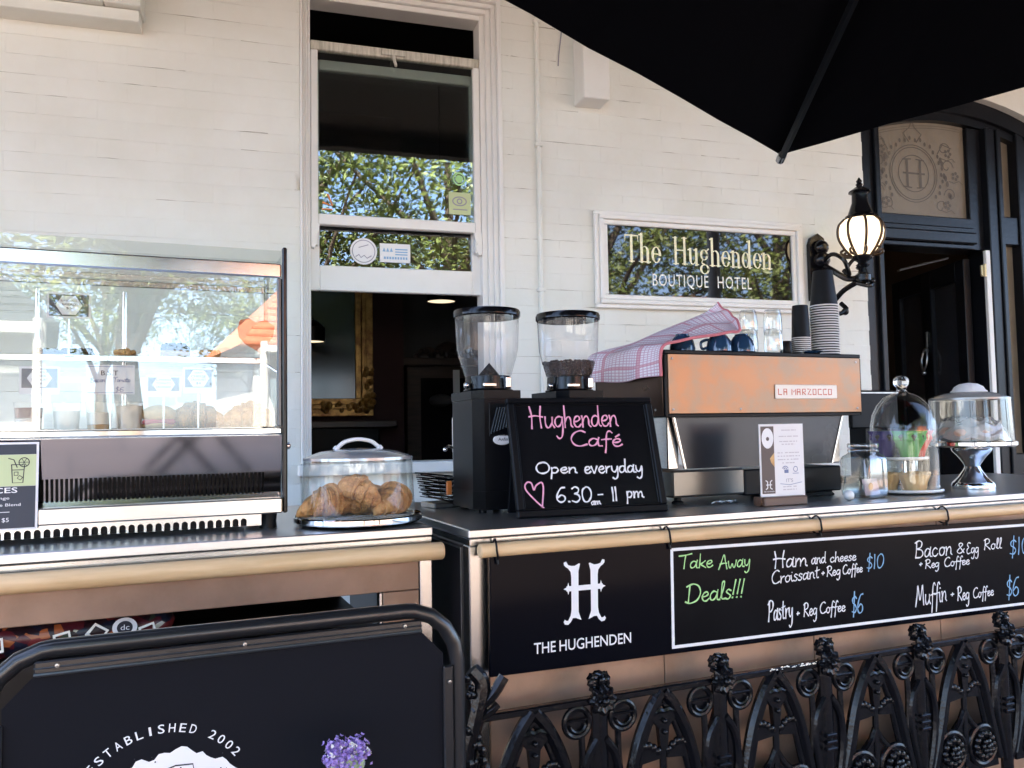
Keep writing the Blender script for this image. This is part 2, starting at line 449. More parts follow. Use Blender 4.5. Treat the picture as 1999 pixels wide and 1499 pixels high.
def tag(o, label, cat, group=None, kind=None):
    if label: o["label"] = label
    if cat: o["category"] = cat
    if group: o["group"] = group
    if kind: o["kind"] = kind
    return o
def structure(o): o["kind"] = "structure"; return o
def stuff(o): o["kind"] = "stuff"; return o

# the two counters stand about 6 degrees off the wall; lengths measured on them are in units of K metres
K = 0.75
FRAME = {'R': (Vector((.4343, 1.7205, 1.09)), R(5.8)), 'L': (Vector((.3773, 1.8195, 1.09)), R(6.0))}
def at(fr, u, v, w):
    o, a = FRAME[fr]
    return o + K * Vector((u * math.cos(a) - v * math.sin(a), u * math.sin(a) + v * math.cos(a), w))
def thing(name, label, cat, fr=None, loc=(0, 0, 0), rz=0.0, group=None):
    o = bpy.data.objects.new(name, None); COL.objects.link(o); o.empty_display_size = .05
    if fr:
        o.location = at(fr, *loc); o.rotation_euler = (0, 0, FRAME[fr][1] + rz); KM[o.name] = K
    else:
        o.location = loc; o.rotation_euler = (0, 0, rz); KM[o.name] = 1.0
    return tag(o, label, cat, group)
def single(mb, name, mat, label, cat, fr, loc, rz=0.0, group=None, smooth=35, rot=None):
    o = mb.build(name, mat, None, smooth, k=K if fr else 1.0)
    if fr:
        o.location = at(fr, *loc); o.rotation_euler = rot or (0, 0, FRAME[fr][1] + rz)
    else:
        o.location = loc; o.rotation_euler = rot or (0, 0, rz)
    return tag(o, label, cat, group)
def dup(root, loc=None, rz=None, label=None):
    c = root.copy(); COL.objects.link(c); KM[c.name] = KM.get(root.name, 1)
    if loc is not None: c.location = loc
    if rz is not None: c.rotation_euler = (0, 0, rz)
    if label: c["label"] = label
    for ch in root.children:
        d = ch.copy(); COL.objects.link(d); d.parent = c
        for g in ch.children:
            e = g.copy(); COL.objects.link(e); e.parent = d
    return c

# ------------------------------------------------------------------ lettering
def text(parent, s, x0, x1, z0, h, y, mat, name="lettering", space=1.0, rot=0.0, k=None, bold=0.0):
    """Printed sans letters in the x,z plane: fills x0..x1, baseline z0, cap height h."""
    cu = bpy.data.curves.new("t", 'FONT'); cu.body = s; cu.space_character = space; cu.offset = bold; cu.resolution_u = 3
    ob = bpy.data.objects.new("t", cu); COL.objects.link(ob)
    me = bpy.data.meshes.new_from_object(ob.evaluated_get(bpy.context.evaluated_depsgraph_get()))
    bpy.data.objects.remove(ob); bpy.data.curves.remove(cu)
    vs = [v.co.copy() for v in me.vertices]; fs = [tuple(p.vertices) for p in me.polygons]
    bpy.data.meshes.remove(me)
    xa, xb = min(v.x for v in vs), max(v.x for v in vs)
    cap = 0.70
    sx = (x1 - x0) / (xb - xa); sz = h / cap
    mb = MB(); c, sn = math.cos(rot), math.sin(rot)
    mb.add([(x0 + (v.x - xa) * sx * c - v.y * sz * sn, y, z0 + v.y * sz * c + (v.x - xa) * sx * sn) for v in vs], fs)
    return mb.build(name, mat, parent, 0, k=k, recalc=False)

G = {
 'H': (.78, [[(.02, .98), (.12, .55), (.1, 0)], [(.62, 1), (.56, .5), (.6, .02)], [(-.02, .52), (.3, .56), (.7, .5)]]),
 'u': (.52, [[(.05, .5), (.05, .2), (.14, .02), (.28, .06), (.4, .25), (.43, .5), (.42, .18), (.52, .02)]]),
 'g': (.52, [[(.43, .44), (.28, .5), (.1, .42), (.04, .22), (.15, .05), (.32, .12), (.43, .34), (.45, .48), (.44, -.05), (.36, -.4), (.2, -.47), (.08, -.36)]]),
 'h': (.5, [[(.06, 1), (.06, .5), (.05, 0)], [(.05, .2), (.16, .42), (.3, .48), (.38, .34), (.39, .1), (.48, .01)]]),
 'e': (.46, [[(.06, .25), (.26, .28), (.38, .38), (.3, .5), (.14, .45), (.05, .24), (.14, .04), (.3, .02), (.44, .14)]]),
 'n': (.52, [[(.04, .5), (.07, .3), (.06, 0)], [(.06, .2), (.18, .43), (.32, .48), (.4, .33), (.4, .1), (.5, .01)]]),
 'd': (.55, [[(.42, .42), (.27, .5), (.1, .42), (.04, .2), (.14, .03), (.32, .1), (.42, .36)], [(.45, 1), (.43, .5), (.44, .12), (.54, .02)]]),
 'C': (.72, [[(.62, .9), (.42, 1), (.16, .82), (.04, .45), (.16, .1), (.4, 0), (.68, .12)]]),
 'a': (.56, [[(.38, .44), (.22, .5), (.06, .34), (.05, .12), (.16, .02), (.32, .12), (.42, .4)], [(.45, .56), (.42, .3), (.44, .04), (.58, .02)]]),
 'f': (.42, [[(.46, .88), (.36, 1), (.25, .9), (.2, .5), (.18, 0), (.14, -.42)], [(0, .42), (.2, .46), (.42, .48)]]),
 "'": (.0, [[(-.28, .62), (-.12, .78)]]),
 'O': (.8, [[(.4, .98), (.16, .86), (.04, .5), (.16, .12), (.42, .02), (.68, .2), (.74, .58), (.6, .9), (.38, .98), (.3, .92)]]),
 'p': (.52, [[(.07, .5), (.08, .1), (.04, -.45)], [(.07, .38), (.2, .5), (.36, .46), (.42, .26), (.3, .05), (.14, .04)]]),
 'v': (.46, [[(.02, .5), (.12, .2), (.2, .02), (.32, .3), (.4, .52)]]),
 'r': (.4, [[(.05, .5), (.08, .25), (.07, 0)], [(.07, .22), (.18, .42), (.34, .48)]]),
 'y': (.52, [[(.04, .5), (.06, .2), (.18, .06), (.32, .16), (.42, .48), (.43, .1), (.38, -.3), (.22, -.46), (.08, -.36)]]),
 '6': (.6, [[(.5, .96), (.28, .9), (.08, .5), (.06, .18), (.24, .0), (.46, .1), (.48, .34), (.3, .46), (.1, .3)]]),
 '.': (.24, [[(.08, .03), (.12, .05), (.13, .01)]]),
 '3': (.56, [[(.06, .88), (.24, 1), (.42, .86), (.36, .62), (.18, .54), (.4, .46), (.46, .2), (.28, 0), (.04, .08)]]),
 '0': (.62, [[(.3, 1), (.1, .82), (.05, .45), (.14, .06), (.34, .02), (.52, .3), (.54, .7), (.4, .96), (.26, .98)]]),
 '1': (.3, [[(.12, 1), (.14, .5), (.12, 0)]]),
 '-': (.5, [[(.04, .42), (.44, .44)]]),
 'm': (.8, [[(.04, .48), (.06, .25), (.05, 0)], [(.05, .2), (.18, .44), (.3, .45), (.36, .28), (.35, .02)], [(.36, .22), (.5, .44), (.62, .44), (.67, .25), (.67, .08), (.78, .02)]]),
 'T': (.66, [[(-.06, .9), (.3, .94), (.74, 1.04)], [(.36, .96), (.32, .5), (.3, 0)]]),
 'k': (.48, [[(.06, 1), (.06, .5), (.05, 0)], [(.4, .5), (.2, .32), (.08, .26), (.24, .16), (.46, 0)]]),
 'A': (.72, [[(.02, 0), (.2, .5), (.38, 1.0), (.52, .5), (.66, -.02)], [(.1, .36), (.36, .4), (.62, .38)]]),
 'w': (.7, [[(.02, .5), (.08, .15), (.2, .02), (.32, .3), (.4, .1), (.5, .02), (.6, .25), (.64, .52)]]),
 'D': (.8, [[(.14, .96), (.12, .5), (.1, .04)], [(-.04, .88), (.3, 1), (.62, .86), (.74, .5), (.58, .12), (.2, -.02), (-.06, .08)]]),
 'l': (.3, [[(.05, .1), (.2, .6), (.24, .96), (.12, .9), (.1, .4), (.14, .06), (.3, .04)]]),
 's': (.4, [[(.34, .44), (.18, .52), (.08, .4), (.2, .28), (.32, .16), (.2, 0), (.03, .05)]]),
 '!': (.24, [[(.2, 1), (.12, .5), (.08, .22)], [(.04, .04), (.07, .02), (.06, .06)]]),
 'i': (.24, [[(.06, .48), (.07, .2), (.14, .02), (.22, .04)], [(.09, .68), (.11, .7)]]),
 't': (.4, [[(.16, .86), (.14, .4), (.18, .05), (.32, .03)], [(0, .56), (.18, .58), (.38, .62)]]),
 'c': (.54, [[(.38, .42), (.24, .5), (.08, .38), (.04, .2), (.14, .03), (.3, .02), (.44, .14)]]),
 'o': (.5, [[(.24, .5), (.08, .4), (.05, .18), (.16, .02), (.34, .06), (.42, .28), (.34, .46), (.2, .49), (.46, .44)]]),
 'R': (.68, [[(.1, .96), (.1, .5), (.06, 0)], [(-.02, .86), (.28, 1), (.5, .86), (.46, .6), (.12, .46), (.34, .26), (.62, 0)]]),
 'P': (.6, [[(.1, .98), (.1, .5), (.04, 0)], [(-.04, .82), (.22, 1), (.5, .9), (.5, .64), (.3, .48), (.1, .46)]]),
 'B': (.68, [[(.1, .96), (.1, .5), (.06, 0)], [(-.02, .88), (.28, 1), (.48, .86), (.4, .6), (.14, .52), (.46, .44), (.58, .2), (.4, .02), (.04, .02)]]),
 'E': (.6, [[(.52, .92), (.26, .98), (.12, .78), (.3, .56), (.1, .4), (.08, .12), (.26, 0), (.54, .08)]]),
 'M': (.9, [[(.02, 0), (.14, .55), (.2, 1), (.34, .5), (.42, .3), (.54, .6), (.66, 1), (.72, .5), (.78, .02)]]),
 '&': (.62, [[(.56, .06), (.3, .5), (.14, .84), (.28, 1), (.42, .84), (.24, .56), (.05, .22), (.2, .0), (.42, .12), (.56, .42)]]),
 '$': (.56, [[(.46, .78), (.3, .9), (.12, .78), (.14, .58), (.34, .46), (.46, .26), (.32, .08), (.08, .14)], [(.3, 1.14), (.28, .5), (.24, -.14)]]),
 '+': (.5, [[(.06, .42), (.42, .44)], [(.25, .64), (.23, .22)]]),
}
_lay = [0]
def hand(parent, s, x0, z0, x1, z1, h, y, mat, wid, slant=.06, name="lettering"):
    """Chalk-pen handwriting: smooth single strokes along the baseline x0,z0 to x1,z1, capital height h."""
    adv = [G[c][0] for c in s]; tot = sum(adv) or 1
    dx, dz = (x1 - x0), (z1 - z0)
    sx = dx / tot; a = dz / dx if dx else 0
    mb = MB(); pos = 0
    for c, ad in zip(s, adv):
        for st in G[c][1]:
            pts = [(x0 + (pos + px + slant * pz) * sx, z0 + a * (pos + px) * sx + pz * h) for px, pz in st]
            sm = catmull([(p[0], p[1], 0) for p in pts], 5)
            _lay[0] = (_lay[0] + 1) % 7
            W = [wid * (1 + .22 * math.sin(i * .7 + pos * 3)) for i in range(len(sm))]
            mb.ribbon([(p.x, p.y) for p in sm], W, y - .00025 * _lay[0])
        pos += ad
    return mb.build(name, mat, parent, 0, recalc=False)

def serif(parent, s, x0, z0, x1, z1, cap, y, mat, name="lettering"):
    """Old-style roman capitals and lower case with thick stems, thin joins and slab serifs."""
    TH, TN = .15, .045
    def stem(x, a, b, sf=(1, 1)):
        o = [('r', [(x, a), (x, b)], TH)]
        if sf[0]: o.append(('r', [(x - .16, a + .018), (x + .16, a + .018)], .036))
        if sf[1] == 1: o.append(('r', [(x - .16, b - .018), (x + .1, b - .018)], .036))
        if sf[1] == 2: o.append(('r', [(x - .15, b - .035), (x + .04, b - .01)], .05))
        return o
    def bowl(cx, cz, rx, rz, a0, a1, thick=(0, math.pi)):
        pts = []; W = []
        n = 28
        for i in range(n + 1):
            a = R(a0 + (a1 - a0) * i / n)
            pts.append((cx + rx * math.cos(a), cz + rz * math.sin(a)))
            W.append(TN + (TH - TN) * abs(math.cos(a)) ** 1.6)
        return ('w', pts, W)
    X = .60
    def arch(x, xr): return [('w', *arc2(x, xr))]
    def arc2(x, xr):
        pts = []; W = []
        cx = (x + xr) / 2; rx = (xr - x) / 2
        for i in range(13):
            a = R(180 - 180 * i / 12); pts.append((cx + rx * math.cos(a), X - .2 + .18 * math.sin(a))); W.append(TN + (TH - TN) * max(0, (math.cos(a) * -1 if False else math.cos(R(180 - 180 * i / 12)))) ** 1.0 if math.cos(a) > 0 else TN)
        pts.append((xr, 0)); W.append(TH)
        return pts, W
    GL = {
     'T': (.86, stem(.42, 0, .97, (1, 0)) + [('r', [(.04, .965), (.80, .965)], .055), ('w', [(.05, .97), (.03, .76)], [.07, .02]), ('w', [(.79, .97), (.81, .76)], [.07, .02])]),
     'h': (.74, stem(.16, 0, 1.04, (1, 2)) + arch(.16, .54) + [('r', [(.38, .018), (.70, .018)], .036)]),
     'n': (.74, stem(.16, 0, X, (1, 2)) + arch(.16, .54) + [('r', [(.38, .018), (.70, .018)], .036)]),
     'e': (.62, [bowl(.31, .30, .22, .285, 0, 330), ('r', [(.12, .33), (.52, .33)], .04)]),
     'H': (.98, stem(.20, 0, 1, (1, 1)) + stem(.76, 0, 1, (1, 1)) + [('r', [(.2, .52), (.76, .52)], .045), ('r', [(.66, .982), (.92, .982)], .036)]),
     'u': (.74, stem(.16, .16, X, (0, 2)) + stem(.54, 0, X, (0, 2)) + [('w', [(.16, .2), (.2, .07), (.3, .03), (.42, .08), (.54, .24)], [TH, .1, .06, TN, TN]), ('r', [(.54, .02), (.68, .02)], .036)]),
     'g': (.68, [bowl(.30, .40, .19, .19, 0, 360), bowl(.32, -.14, .24, .17, 0, 360), ('w', [(.2, .2), (.14, .1), (.3, .04)], [TN, .06, .1]), ('w', [(.45, .53), (.6, .63)], [TN, .09])]),
     'd': (.74, [bowl(.29, .30, .20, .285, 0, 360)] + stem(.53, 0, 1.04, (0, 2)) + [('r', [(.53, .02), (.68, .02)], .036)]),
     ' ': (.42, []),
    }
    tot = sum(GL[c][0] for c in s); sx = (x1 - x0) / tot; a = (z1 - z0) / (x1 - x0); pos = 0
    mb = MB(); lay = 0
    for c in s:
        for it in GL[c][1]:
            pts = [(x0 + (pos + p[0]) * sx, z0 + a * (pos + p[0]) * sx + p[1] * cap) for p in it[1]]
            if it[0] == 'w' and len(it[1]) < 12 and len(it[1]) > 2:
                W0 = it[2]; n = 6
                sm = catmull([(p[0], p[1], 0) for p in pts], n)
                W = [W0[min(int(i / n), len(W0) - 1)] * (1 - (i % n) / n) + W0[min(int(i / n) + 1, len(W0) - 1)] * ((i % n) / n) for i in range(len(sm))]
                pts = [(p.x, p.y) for p in sm]
            else: W = it[2]
            W = [w * sx for w in W] if isinstance(W, list) else W * (sx if it[2] == TH else cap)
            lay += 1
            mb.ribbon(pts, W, y - .0003 * (lay % 9))
        pos += GL[c][0]
    return mb.build(name, mat, parent, 0, recalc=False)

# ------------------------------------------------------------------ ground, street and what the glass reflects
def ground():
    structure(MB().box(-60, 60, -60, 30, -.3, -.02).build("ground", "asphalt", None, 0))
    structure(MB().box(-30, 30, -9.0, 3.9, -.15, 0).build("pavement", "pavers", None, 0))
    structure(MB().box(-60, 60, -13.4, -9.15, -.2, -.012).build("road", "asphalt", None, 0))
    structure(MB().box(-30, 30, -9.15, -9.0, -.15, .003, .01).build("kerb", "house_white", None, 0))
ground()

def tree_meshes(seed, h=9.0, rx=2.9, rz=2.7, n=15000):
    rg = random.Random(seed)
    tr = MB()
    pts = [(0, 0, 0), (.06, .05, 1.2), (-.05, .1, 2.6), (.08, 0, 4.0), (0, .1, h - rz)]
    tr.tube(catmull(pts, 4), [.24 - .011 * i for i in range(17)], 10)
    tips = []
    for i in range(11):
        a = i * 2.4 + rg.random(); z0 = 2.4 + rg.random() * 2.6
        L = rx * (.55 + .5 * rg.random())
        p1 = (math.cos(a) * L * .45, math.sin(a) * L * .45, z0 + 1.0 + rg.random()); p2 = (math.cos(a) * L, math.sin(a) * L, z0 + 1.6 + rg.random() * 2.2)
        c = catmull([(0, 0, z0), p1, p2], 5); tr.tube(c, [.085 - .0065 * k for k in range(len(c))], 6); tips += [p1, p2]
    lf = MB()
    cl = []
    for i in range(46):
        a = rg.random() * 6.283; u = rg.random() ** .5; zz = rg.uniform(-1, 1)
        q = (1 - zz * zz * .8) ** .5
        cl.append((math.cos(a) * rx * u * q, math.sin(a) * rx * u * q, h - rz + .3 + zz * rz))
    cl += tips
    for i in range(n):
        c = cl[int(rg.random() * len(cl))]
        s = .55 + .25 * rg.random()
        p = Vector((c[0] + rg.gauss(0, s * .55), c[1] + rg.gauss(0, s * .55), c[2] + rg.gauss(0, s * .42)))
        e = Vector((rg.gauss(0, 1), rg.gauss(0, 1), rg.gauss(0, .6))).normalized()
        b = e.cross(Vector((rg.gauss(0, 1), rg.gauss(0, 1), rg.gauss(0, 1)))).normalized()
        L = .10 + .08 * rg.random(); w = L * .42
        lf.add([p - e * L * .5, p + b * w * .5, p + e * L * .6, p - b * w * .5], [(0, 1, 2, 3)])
    return tr.mesh("trunk", "bark"), lf.mesh("crown", "leaf", smooth=0, recalc=False)

def trees():
    var = [tree_meshes(3), tree_meshes(11, 8.2, 2.6, 2.5), tree_meshes(23, 9.6, 3.1, 3.0, 10000)]
    spots = [(-7.5, -8.0, 0, 'broad street tree across the pavement, farthest left of the row'), (.6, -8.3, 1, 'leafy street tree standing straight behind the viewpoint'),
             (3.7, -7.6, 2, 'tall street tree reflected in the framed glass sign'), (7.1, -8.4, 0, 'street tree second from the right of the row'), (11.2, -8.0, 1, 'street tree at the right end of the row'), (1.0, -23.5, 2, 'tall tree rising behind the white terracotta house'), (6.0, -24.5, 0, 'broad tree behind the houses across the street'), (12.5, -23, 1, 'tree behind the right hand house across the street')]
    for i, (x, y, v, lab) in enumerate(spots):
        t = thing("street_tree", lab, "tree", None, (x, y, 0), i * 1.3, "street trees along the kerb")
        for nm, me in (("trunk", var[v][0]), ("crown", var[v][1])):
            o = bpy.data.objects.new(nm, me); COL.objects.link(o); o.parent = t
trees()

def house(x, y, w, label, roofmat, h=3.4):
    t = thing("terrace_house", label, "house", None, (x, y, 0))
    wall = MB().box(-w / 2, w / 2, -5, 0, 0, h).build("wall", "house_white", t, 0)
    rf = MB()
    rf.add([(-w / 2 - .4, .5, h), (w / 2 + .4, .5, h), (w / 2 + .4, -5.5, h), (-w / 2 - .4, -5.5, h), (-w / 2 + 1.6, -2.5, h + 2.2), (w / 2 - 1.6, -2.5, h + 2.2)],
           [(0, 1, 5, 4), (2, 3, 4, 5), (1, 2, 5), (3, 0, 4), (0, 3, 2, 1)])
    roof = rf.build("roof", roofmat, t, 0)
    rows = MB()
    for i in range(11):
        f = i / 11; z = h + 2.2 * f + .05; yy = .5 - 3.0 * f
        rows.box(-w / 2 - .38 + 2 * f, w / 2 + .38 - 2 * f, yy - .12, yy, z - .03, z + .02)
    rows.build("tile_course", roofmat, roof, 0)
    n = int(w / 2.2)
    for i in range(n):
        cx = -w / 2 + (i + .5) * w / n
        fr = MB().box(cx - .55, cx + .55, -.02, .05, .9, 2.5, .02).build("window_frame", "trim_paint", t, 0)
        MB().box(cx - .45, cx + .45, .05, .06, 1.0, 2.4).build("pane", "house_dark", fr, 0)
    for i in range(n + 1):
        cx = -w / 2 + i * w / n
        MB().cyl(.09, 0, h, (cx, 1.1, 0), 12).build("verandah_post", "house_white", t)
    MB().box(-w / 2, w / 2, .3, 1.3, h - .25, h - .1).build("verandah_roof", "house_white", t, 0)
house(8.3, -16, 9.0, "single storey white house with terracotta roof across the street", "terracotta")
house(-4.6, -17, 8.0, "pale house with dark slate roof across the street, left one", "house_dark", 3.8)
house(17.5, -16.5, 9.0, "pale house with terracotta roof across the street, right one", "terracotta", 3.9)

# ------------------------------------------------------------------ the hotel facade
FY = 3.95
def arch_z(x): return 3.33 - .30 * (x - 4.12) ** 2
def facade():
    t = thing("hotel_facade", "cream painted brick hotel wall with sash window and black door", "building", None, (0, FY, 0))
    wb = MB()
    for x0, x1, z0, z1 in ((-6, .205, 0, 9.2), (.205, 1.2, 0, 1.10), (.205, 1.2, 3.50, 9.2), (1.2, 3.41, 0, 9.2), (5.4, 9, 0, 9.2)):
        wb.box(x0, x1, .006, .30, z0, z1)
    xs = [3.41 + (5.4 - 3.41) * i / 16 for i in range(17)]
    wb.prism([(3.41, 9.2)] + [(x, arch_z(x)) for x in xs] + [(5.4, 9.2)], .006, .30)
    wall = wb.build("wall", "wall_paint", t, 0)
    # painted bricks: shallow faces with soft, uneven bed joints
    rg = random.Random(5)
    def brick_mb(L, H):
        n = 5
        out = []; inn = []
        ct, cb = rg.choice((.0006, .0008, .001, .002)), rg.choice((.0006, .0006, .0008, .0007, .0006, .0015, .0022, .0032)); ce = .0004
        dpt = rg.choice((.0004, .0007, .0012)) + (.004 if cb > .001 else 0)
        for i in range(n): out.append((-L / 2 + L * i / n, -H / 2))
        for i in range(2): out.append((L / 2, -H / 2 + H * i / 2))
        for i in range(n): out.append((L / 2 - L * i / n, H / 2))
        for i in range(2): out.append((-L / 2, H / 2 - H * i / 2))
        for x, z in out:
            ix = x * (1 - 2 * ce / L) if abs(x) > L / 2 - 1e-6 else x + rg.uniform(-.004, .004)
            iz = z
            if z > H / 2 - 1e-6: iz = z - ct - rg.random() * ct
            if z < -H / 2 + 1e-6: iz = z + .0003 + cb * (rg.random() ** 1.6) * 1.5
            inn.append((ix, iz))
        m = len(out); mb = MB()
        tilt = rg.uniform(-.0005, .0007) - (.0010 if cb > .001 else 0)
        vs = [(x, dpt + .001 if (z < -H / 2 + 1e-6 and abs(x) < L / 2 - 1e-6) else .0006 + ce * .6, z) for x, z in out] + [(x, tilt * (z / H * 2) + rg.uniform(-.0003, .0003), z) for x, z in inn]
        mb.add(vs, [tuple(range(m, 2 * m))] + [(i, (i + 1) % m, m + (i + 1) % m, m + i) for i in range(m)])
        mb.grime = [1 + i for i in range(n)] if cb > .001 else []
        return mb
    L, H = .2400, .0858
    var = [brick_mb(L, H) for _ in range(40)]
    plain = [i for i, b in enumerate(var) if not b.grime]
    meshes = [b.mesh("brick", "wall_paint", smooth=20, mat2="joint_grime", idx2=b.grime) for b in var]
    spots = []
    for r in range(10, 45):
        z = .04 + (r + .5) * H
        off = (r % 2) * L / 2
        i = 0
        x = -1.62 + off
        while x < 3.41:
            x0, x1 = x - L / 2, x + L / 2
            hole = z + H / 2 > 1.05 and z - H / 2 < 3.55
            segs = [(-9, .2035), (1.2015, 3.4085)] if hole else [(-9, 3.4085)]
            cut = [(max(x0, a), min(x1, b)) for a, b in segs if min(x1, b) - max(x0, a) > .02]
            vis = x0 > -1.12 and 1.0 < z < 3.45
            d = (x * x + 15.6) ** .5 + (0 if vis else 50) + abs(z - 2.4) * .25 + (6 if (x < -.3 and z < 2.0) else 0)
            for a, b in cut: spots.append((d, (a + b) / 2, z, (b - a) / L))
            x += L
    spots.sort()
    rest = MB(); rest_g = []
    for k, (d, x, z, sx) in enumerate(spots):
        v = rg.randrange(len(var)) if rg.random() < (.55 if x < .2 else 1.0) else rg.choice(plain); y = rg.uniform(-.0003, .0003)
        if k < 300:
            o = bpy.data.objects.new("brick", meshes[v]); COL.objects.link(o); o.parent = wall; o.location = (x, y, z); o.scale = (sx, 1, 1)
        else:
            rest_g += [len(rest.f) + q for q in var[v].grime]
            rest.add([(a * sx + x, b + y, c + z) for a, b, c in var[v].v], var[v].f)
    bo = bpy.data.objects.new("brickwork", rest.mesh("brickwork", "wall_paint", 1.0, 20, True, "joint_grime", rest_g)); COL.objects.link(bo); bo.parent = wall; stuff(bo)
    # boxed beam end high on the left, conduit and boxed bracket
    MB().box(-1.9, -.62, -.16, .004, 3.158, 3.60, .004).box(-.617, -.47, -.16, .004, 3.158, 3.60, .004).box(-1.9, -.48, -.12, .004, 3.105, 3.156, .003).build("beam_box", "wall_paint", t)
    MB().tube([(1.392, -.012, 1.2), (1.392, -.012, 3.72)], .012, 10).build("conduit", "wall_paint", t)
    cl = MB()
    for z in (2.0, 2.75, 3.4): cl.box(1.372, 1.412, -.026, .004, z, z + .018, .003)
    cl.build("conduit_clip", "wall_paint", t)
    MB().box(1.60, 1.745, -.13, .006, 2.985, 3.72, .005).build("bracket_box", "trim_paint", t)
    ca = catmull([(1.535, -.008, 3.44), (1.53, -.008, 3.36), (1.515, -.008, 3.25), (1.51, -.008, 3.19)], 5)
    MB().tube(ca, .003, 6).build("cable", "grey_ink", t)

    # sash window
    w = MB()
    def step(d, y):  # one moulding step of the box frame, d = distance in from the outer edge
        dl = d * .52
        return (.205 + dl, 1.2 - d, 3.50 - d * .95, y)
    st = [step(0, -.012), step(.022, .012), step(.045, .030), step(.070, .052), step(.098, .16)]
    for (xl, xr, zt, y), (xl2, xr2, zt2, y2) in zip(st[:-1], st[1:]):
        w.box(xl, xl2, y, .17, 1.16, zt, .003); w.box(xr2, xr, y, .17, 1.16, zt, .003); w.box(xl2, xr2, y + .0005, .17, zt2, zt, .003)
    win = w.build("window", "trim_paint", t)
    MB().box(.19, 1.225, -.05, .19, 1.105, 1.158, .006).build("sill", "trim_paint", win)
    MB().box(.258, 1.10, .056, .092, 3.158, 3.204, .004).build("top_rail", "worn_paint", win)
    hk = MB().box(.60, .72, .044, .058, 3.166, 3.196, .003).tube(catmull([(.66, .05, 3.168), (.66, .035, 3.14), (.665, .03, 3.12), (.67, .045, 3.115)], 4), .008, 8)
    hk.build("sash_hook", "worn_paint", win)
    us = MB().box(.258, .292, .056, .092, 2.20, 3.157, .004).box(1.066, 1.10, .056, .092, 2.20, 3.157, .004).box(.292, 1.066, .052, .092, 2.300, 2.352, .004)
    for sx, xx in ((1, .258), (-1, 1.10)):   # curved horns under the meeting rail
        us.prism([(xx, 2.30), (xx + sx * .04, 2.30), (xx + sx * .036, 2.27), (xx + sx * .022, 2.24), (xx + sx * .03, 2.215), (xx + sx * .015, 2.185), (xx, 2.19)], .050, .09)
    us.build("upper_sash", "trim_paint", win)
    MB().box(.290, 1.068, .072, .077, 2.35, 3.16).build("pane", "window_glass", win, 0)
    MB().box(.250, .30, .10, .136, 1.99, 3.13, .004).box(1.06, 1.112, .10, .136, 1.99, 3.13, .004).box(.30, 1.06, .10, .136, 1.99, 2.112, .004).box(.30, 1.06, .10, .136, 3.08, 3.13, .004).build("lower_sash", "trim_paint", win)
    MB().box(.298, 1.062, .116, .121, 2.11, 3.085).build("pane", "window_glass", win, 0)
    def sticker(nm, mb, m): return mb.build(nm, m, win, 0, recalc=False)
    sticker("round_sticker", MB().disc(.513, 2.192, .066, .112, 28), "paper")
    sticker("round_sticker", MB().ring(.513, 2.192, .055, .004, .1115).ribbon([(.475, 2.165), (.49, 2.175), (.5, 2.16), (.515, 2.172), (.53, 2.158), (.55, 2.17)], .005, .1115).ribbon([(.49, 2.21), (.535, 2.225)], .004, .1115), "grey_ink")
    sticker("card_sticker", MB().box(.592, .744, .110, .1118, 2.142, 2.236), "paper")
    ss = MB()
    for i in range(3): ss.add(*_tri(.605 + i * .018, 2.195, .016, .1095))
    for i in range(3): ss.box(.668, .73, .1090, .1095, 2.205 - i * .013, 2.211 - i * .013)
    for i in range(9): ss.box(.612 + i * .0135, .621 + i * .0135, .1090, .1095, 2.158, 2.170)
    sticker("card_print", ss, "chalk_blue")
    sticker("label_sticker", MB().box(.935, 1.048, .0665, .0685, 2.392, 2.505), "sign_green")
    sticker("label_print", MB().ring(.99, 2.46, .035, .006, .066, rz=.022).ring(.99, 2.46, .012, .006, .0655).box(.955, 1.03, .065, .0655, 2.415, 2.42), "grey_ink")
    sticker("star_sticker", MB().ring(.99, 2.575, .03, .008, .068).disc(.99, 2.575, .02, .0675), "chalk_green")
    sticker("arrow_sticker", MB().ribbon([(.315, 2.41), (.36, 2.398), (.338, 2.45)], .01, .0675).box(.31, .36, .0675, .068, 2.376, 2.382), "orange_plastic")

    # black doorway with arched fanlight
    d = MB()
    d.box(3.412, 3.585, .08, .26, 0, 3.12, .006).box(3.55, 3.585, .053, .08, 0, 3.14, .004)
    d.box(3.585, 4.30, .05, .24, 2.405, 2.475, .008).box(3.585, 4.30, .075, .24, 2.375, 2.405, .006).box(3.585, 4.30, .07, .24, 2.475, 2.51, .006).box(3.585, 4.30, .09, .24, 2.51, 2.575, .006)
    d.box(4.405, 4.44, .055, .24, 0, 3.16, .005).box(4.44, 4.50, .075, .24, 0, 3.16, .005).box(4.50, 4.535, .06, .24, 0, 3.16, .005)
    d.box(4.30, 4.405, .10, .24, 2.38, 3.16, .004)
    d.box(4.66, 4.72, .06, .24, 0, 3.16, .005).box(4.72, 5.40, .08, .26, 0, 3.16, .006).box(4.535, 4.66, .075, .24, 2.42, 2.60, .006).box(4.535, 4.66, .075, .24, 0, 1.1, .006)
    xs = [3.412 + (5.398 - 3.412) * i / 20 for i in range(21)]
    d.prism([(x, arch_z(x) - .002) for x in xs] + [(x, arch_z(x) - .10) for x in reversed(xs)], .055, .24)
    d.prism([(x, arch_z(x) - .10) for x in xs] + [(x, arch_z(x) - .15) for x in reversed(xs)], .085, .24)
    door = d.build("doorway", "door_black", t)
    xs = [3.585 + .715 * i / 12 for i in range(13)]
    MB().prism([(3.585, 2.575)] + [(x, arch_z(x) - .145) for x in xs] + [(4.30, 2.575)], .13, .136).build("fanlight_pane", "etched", door, 0)
    e = MB(); ex, ez, yy = 3.90, 2.845, .128
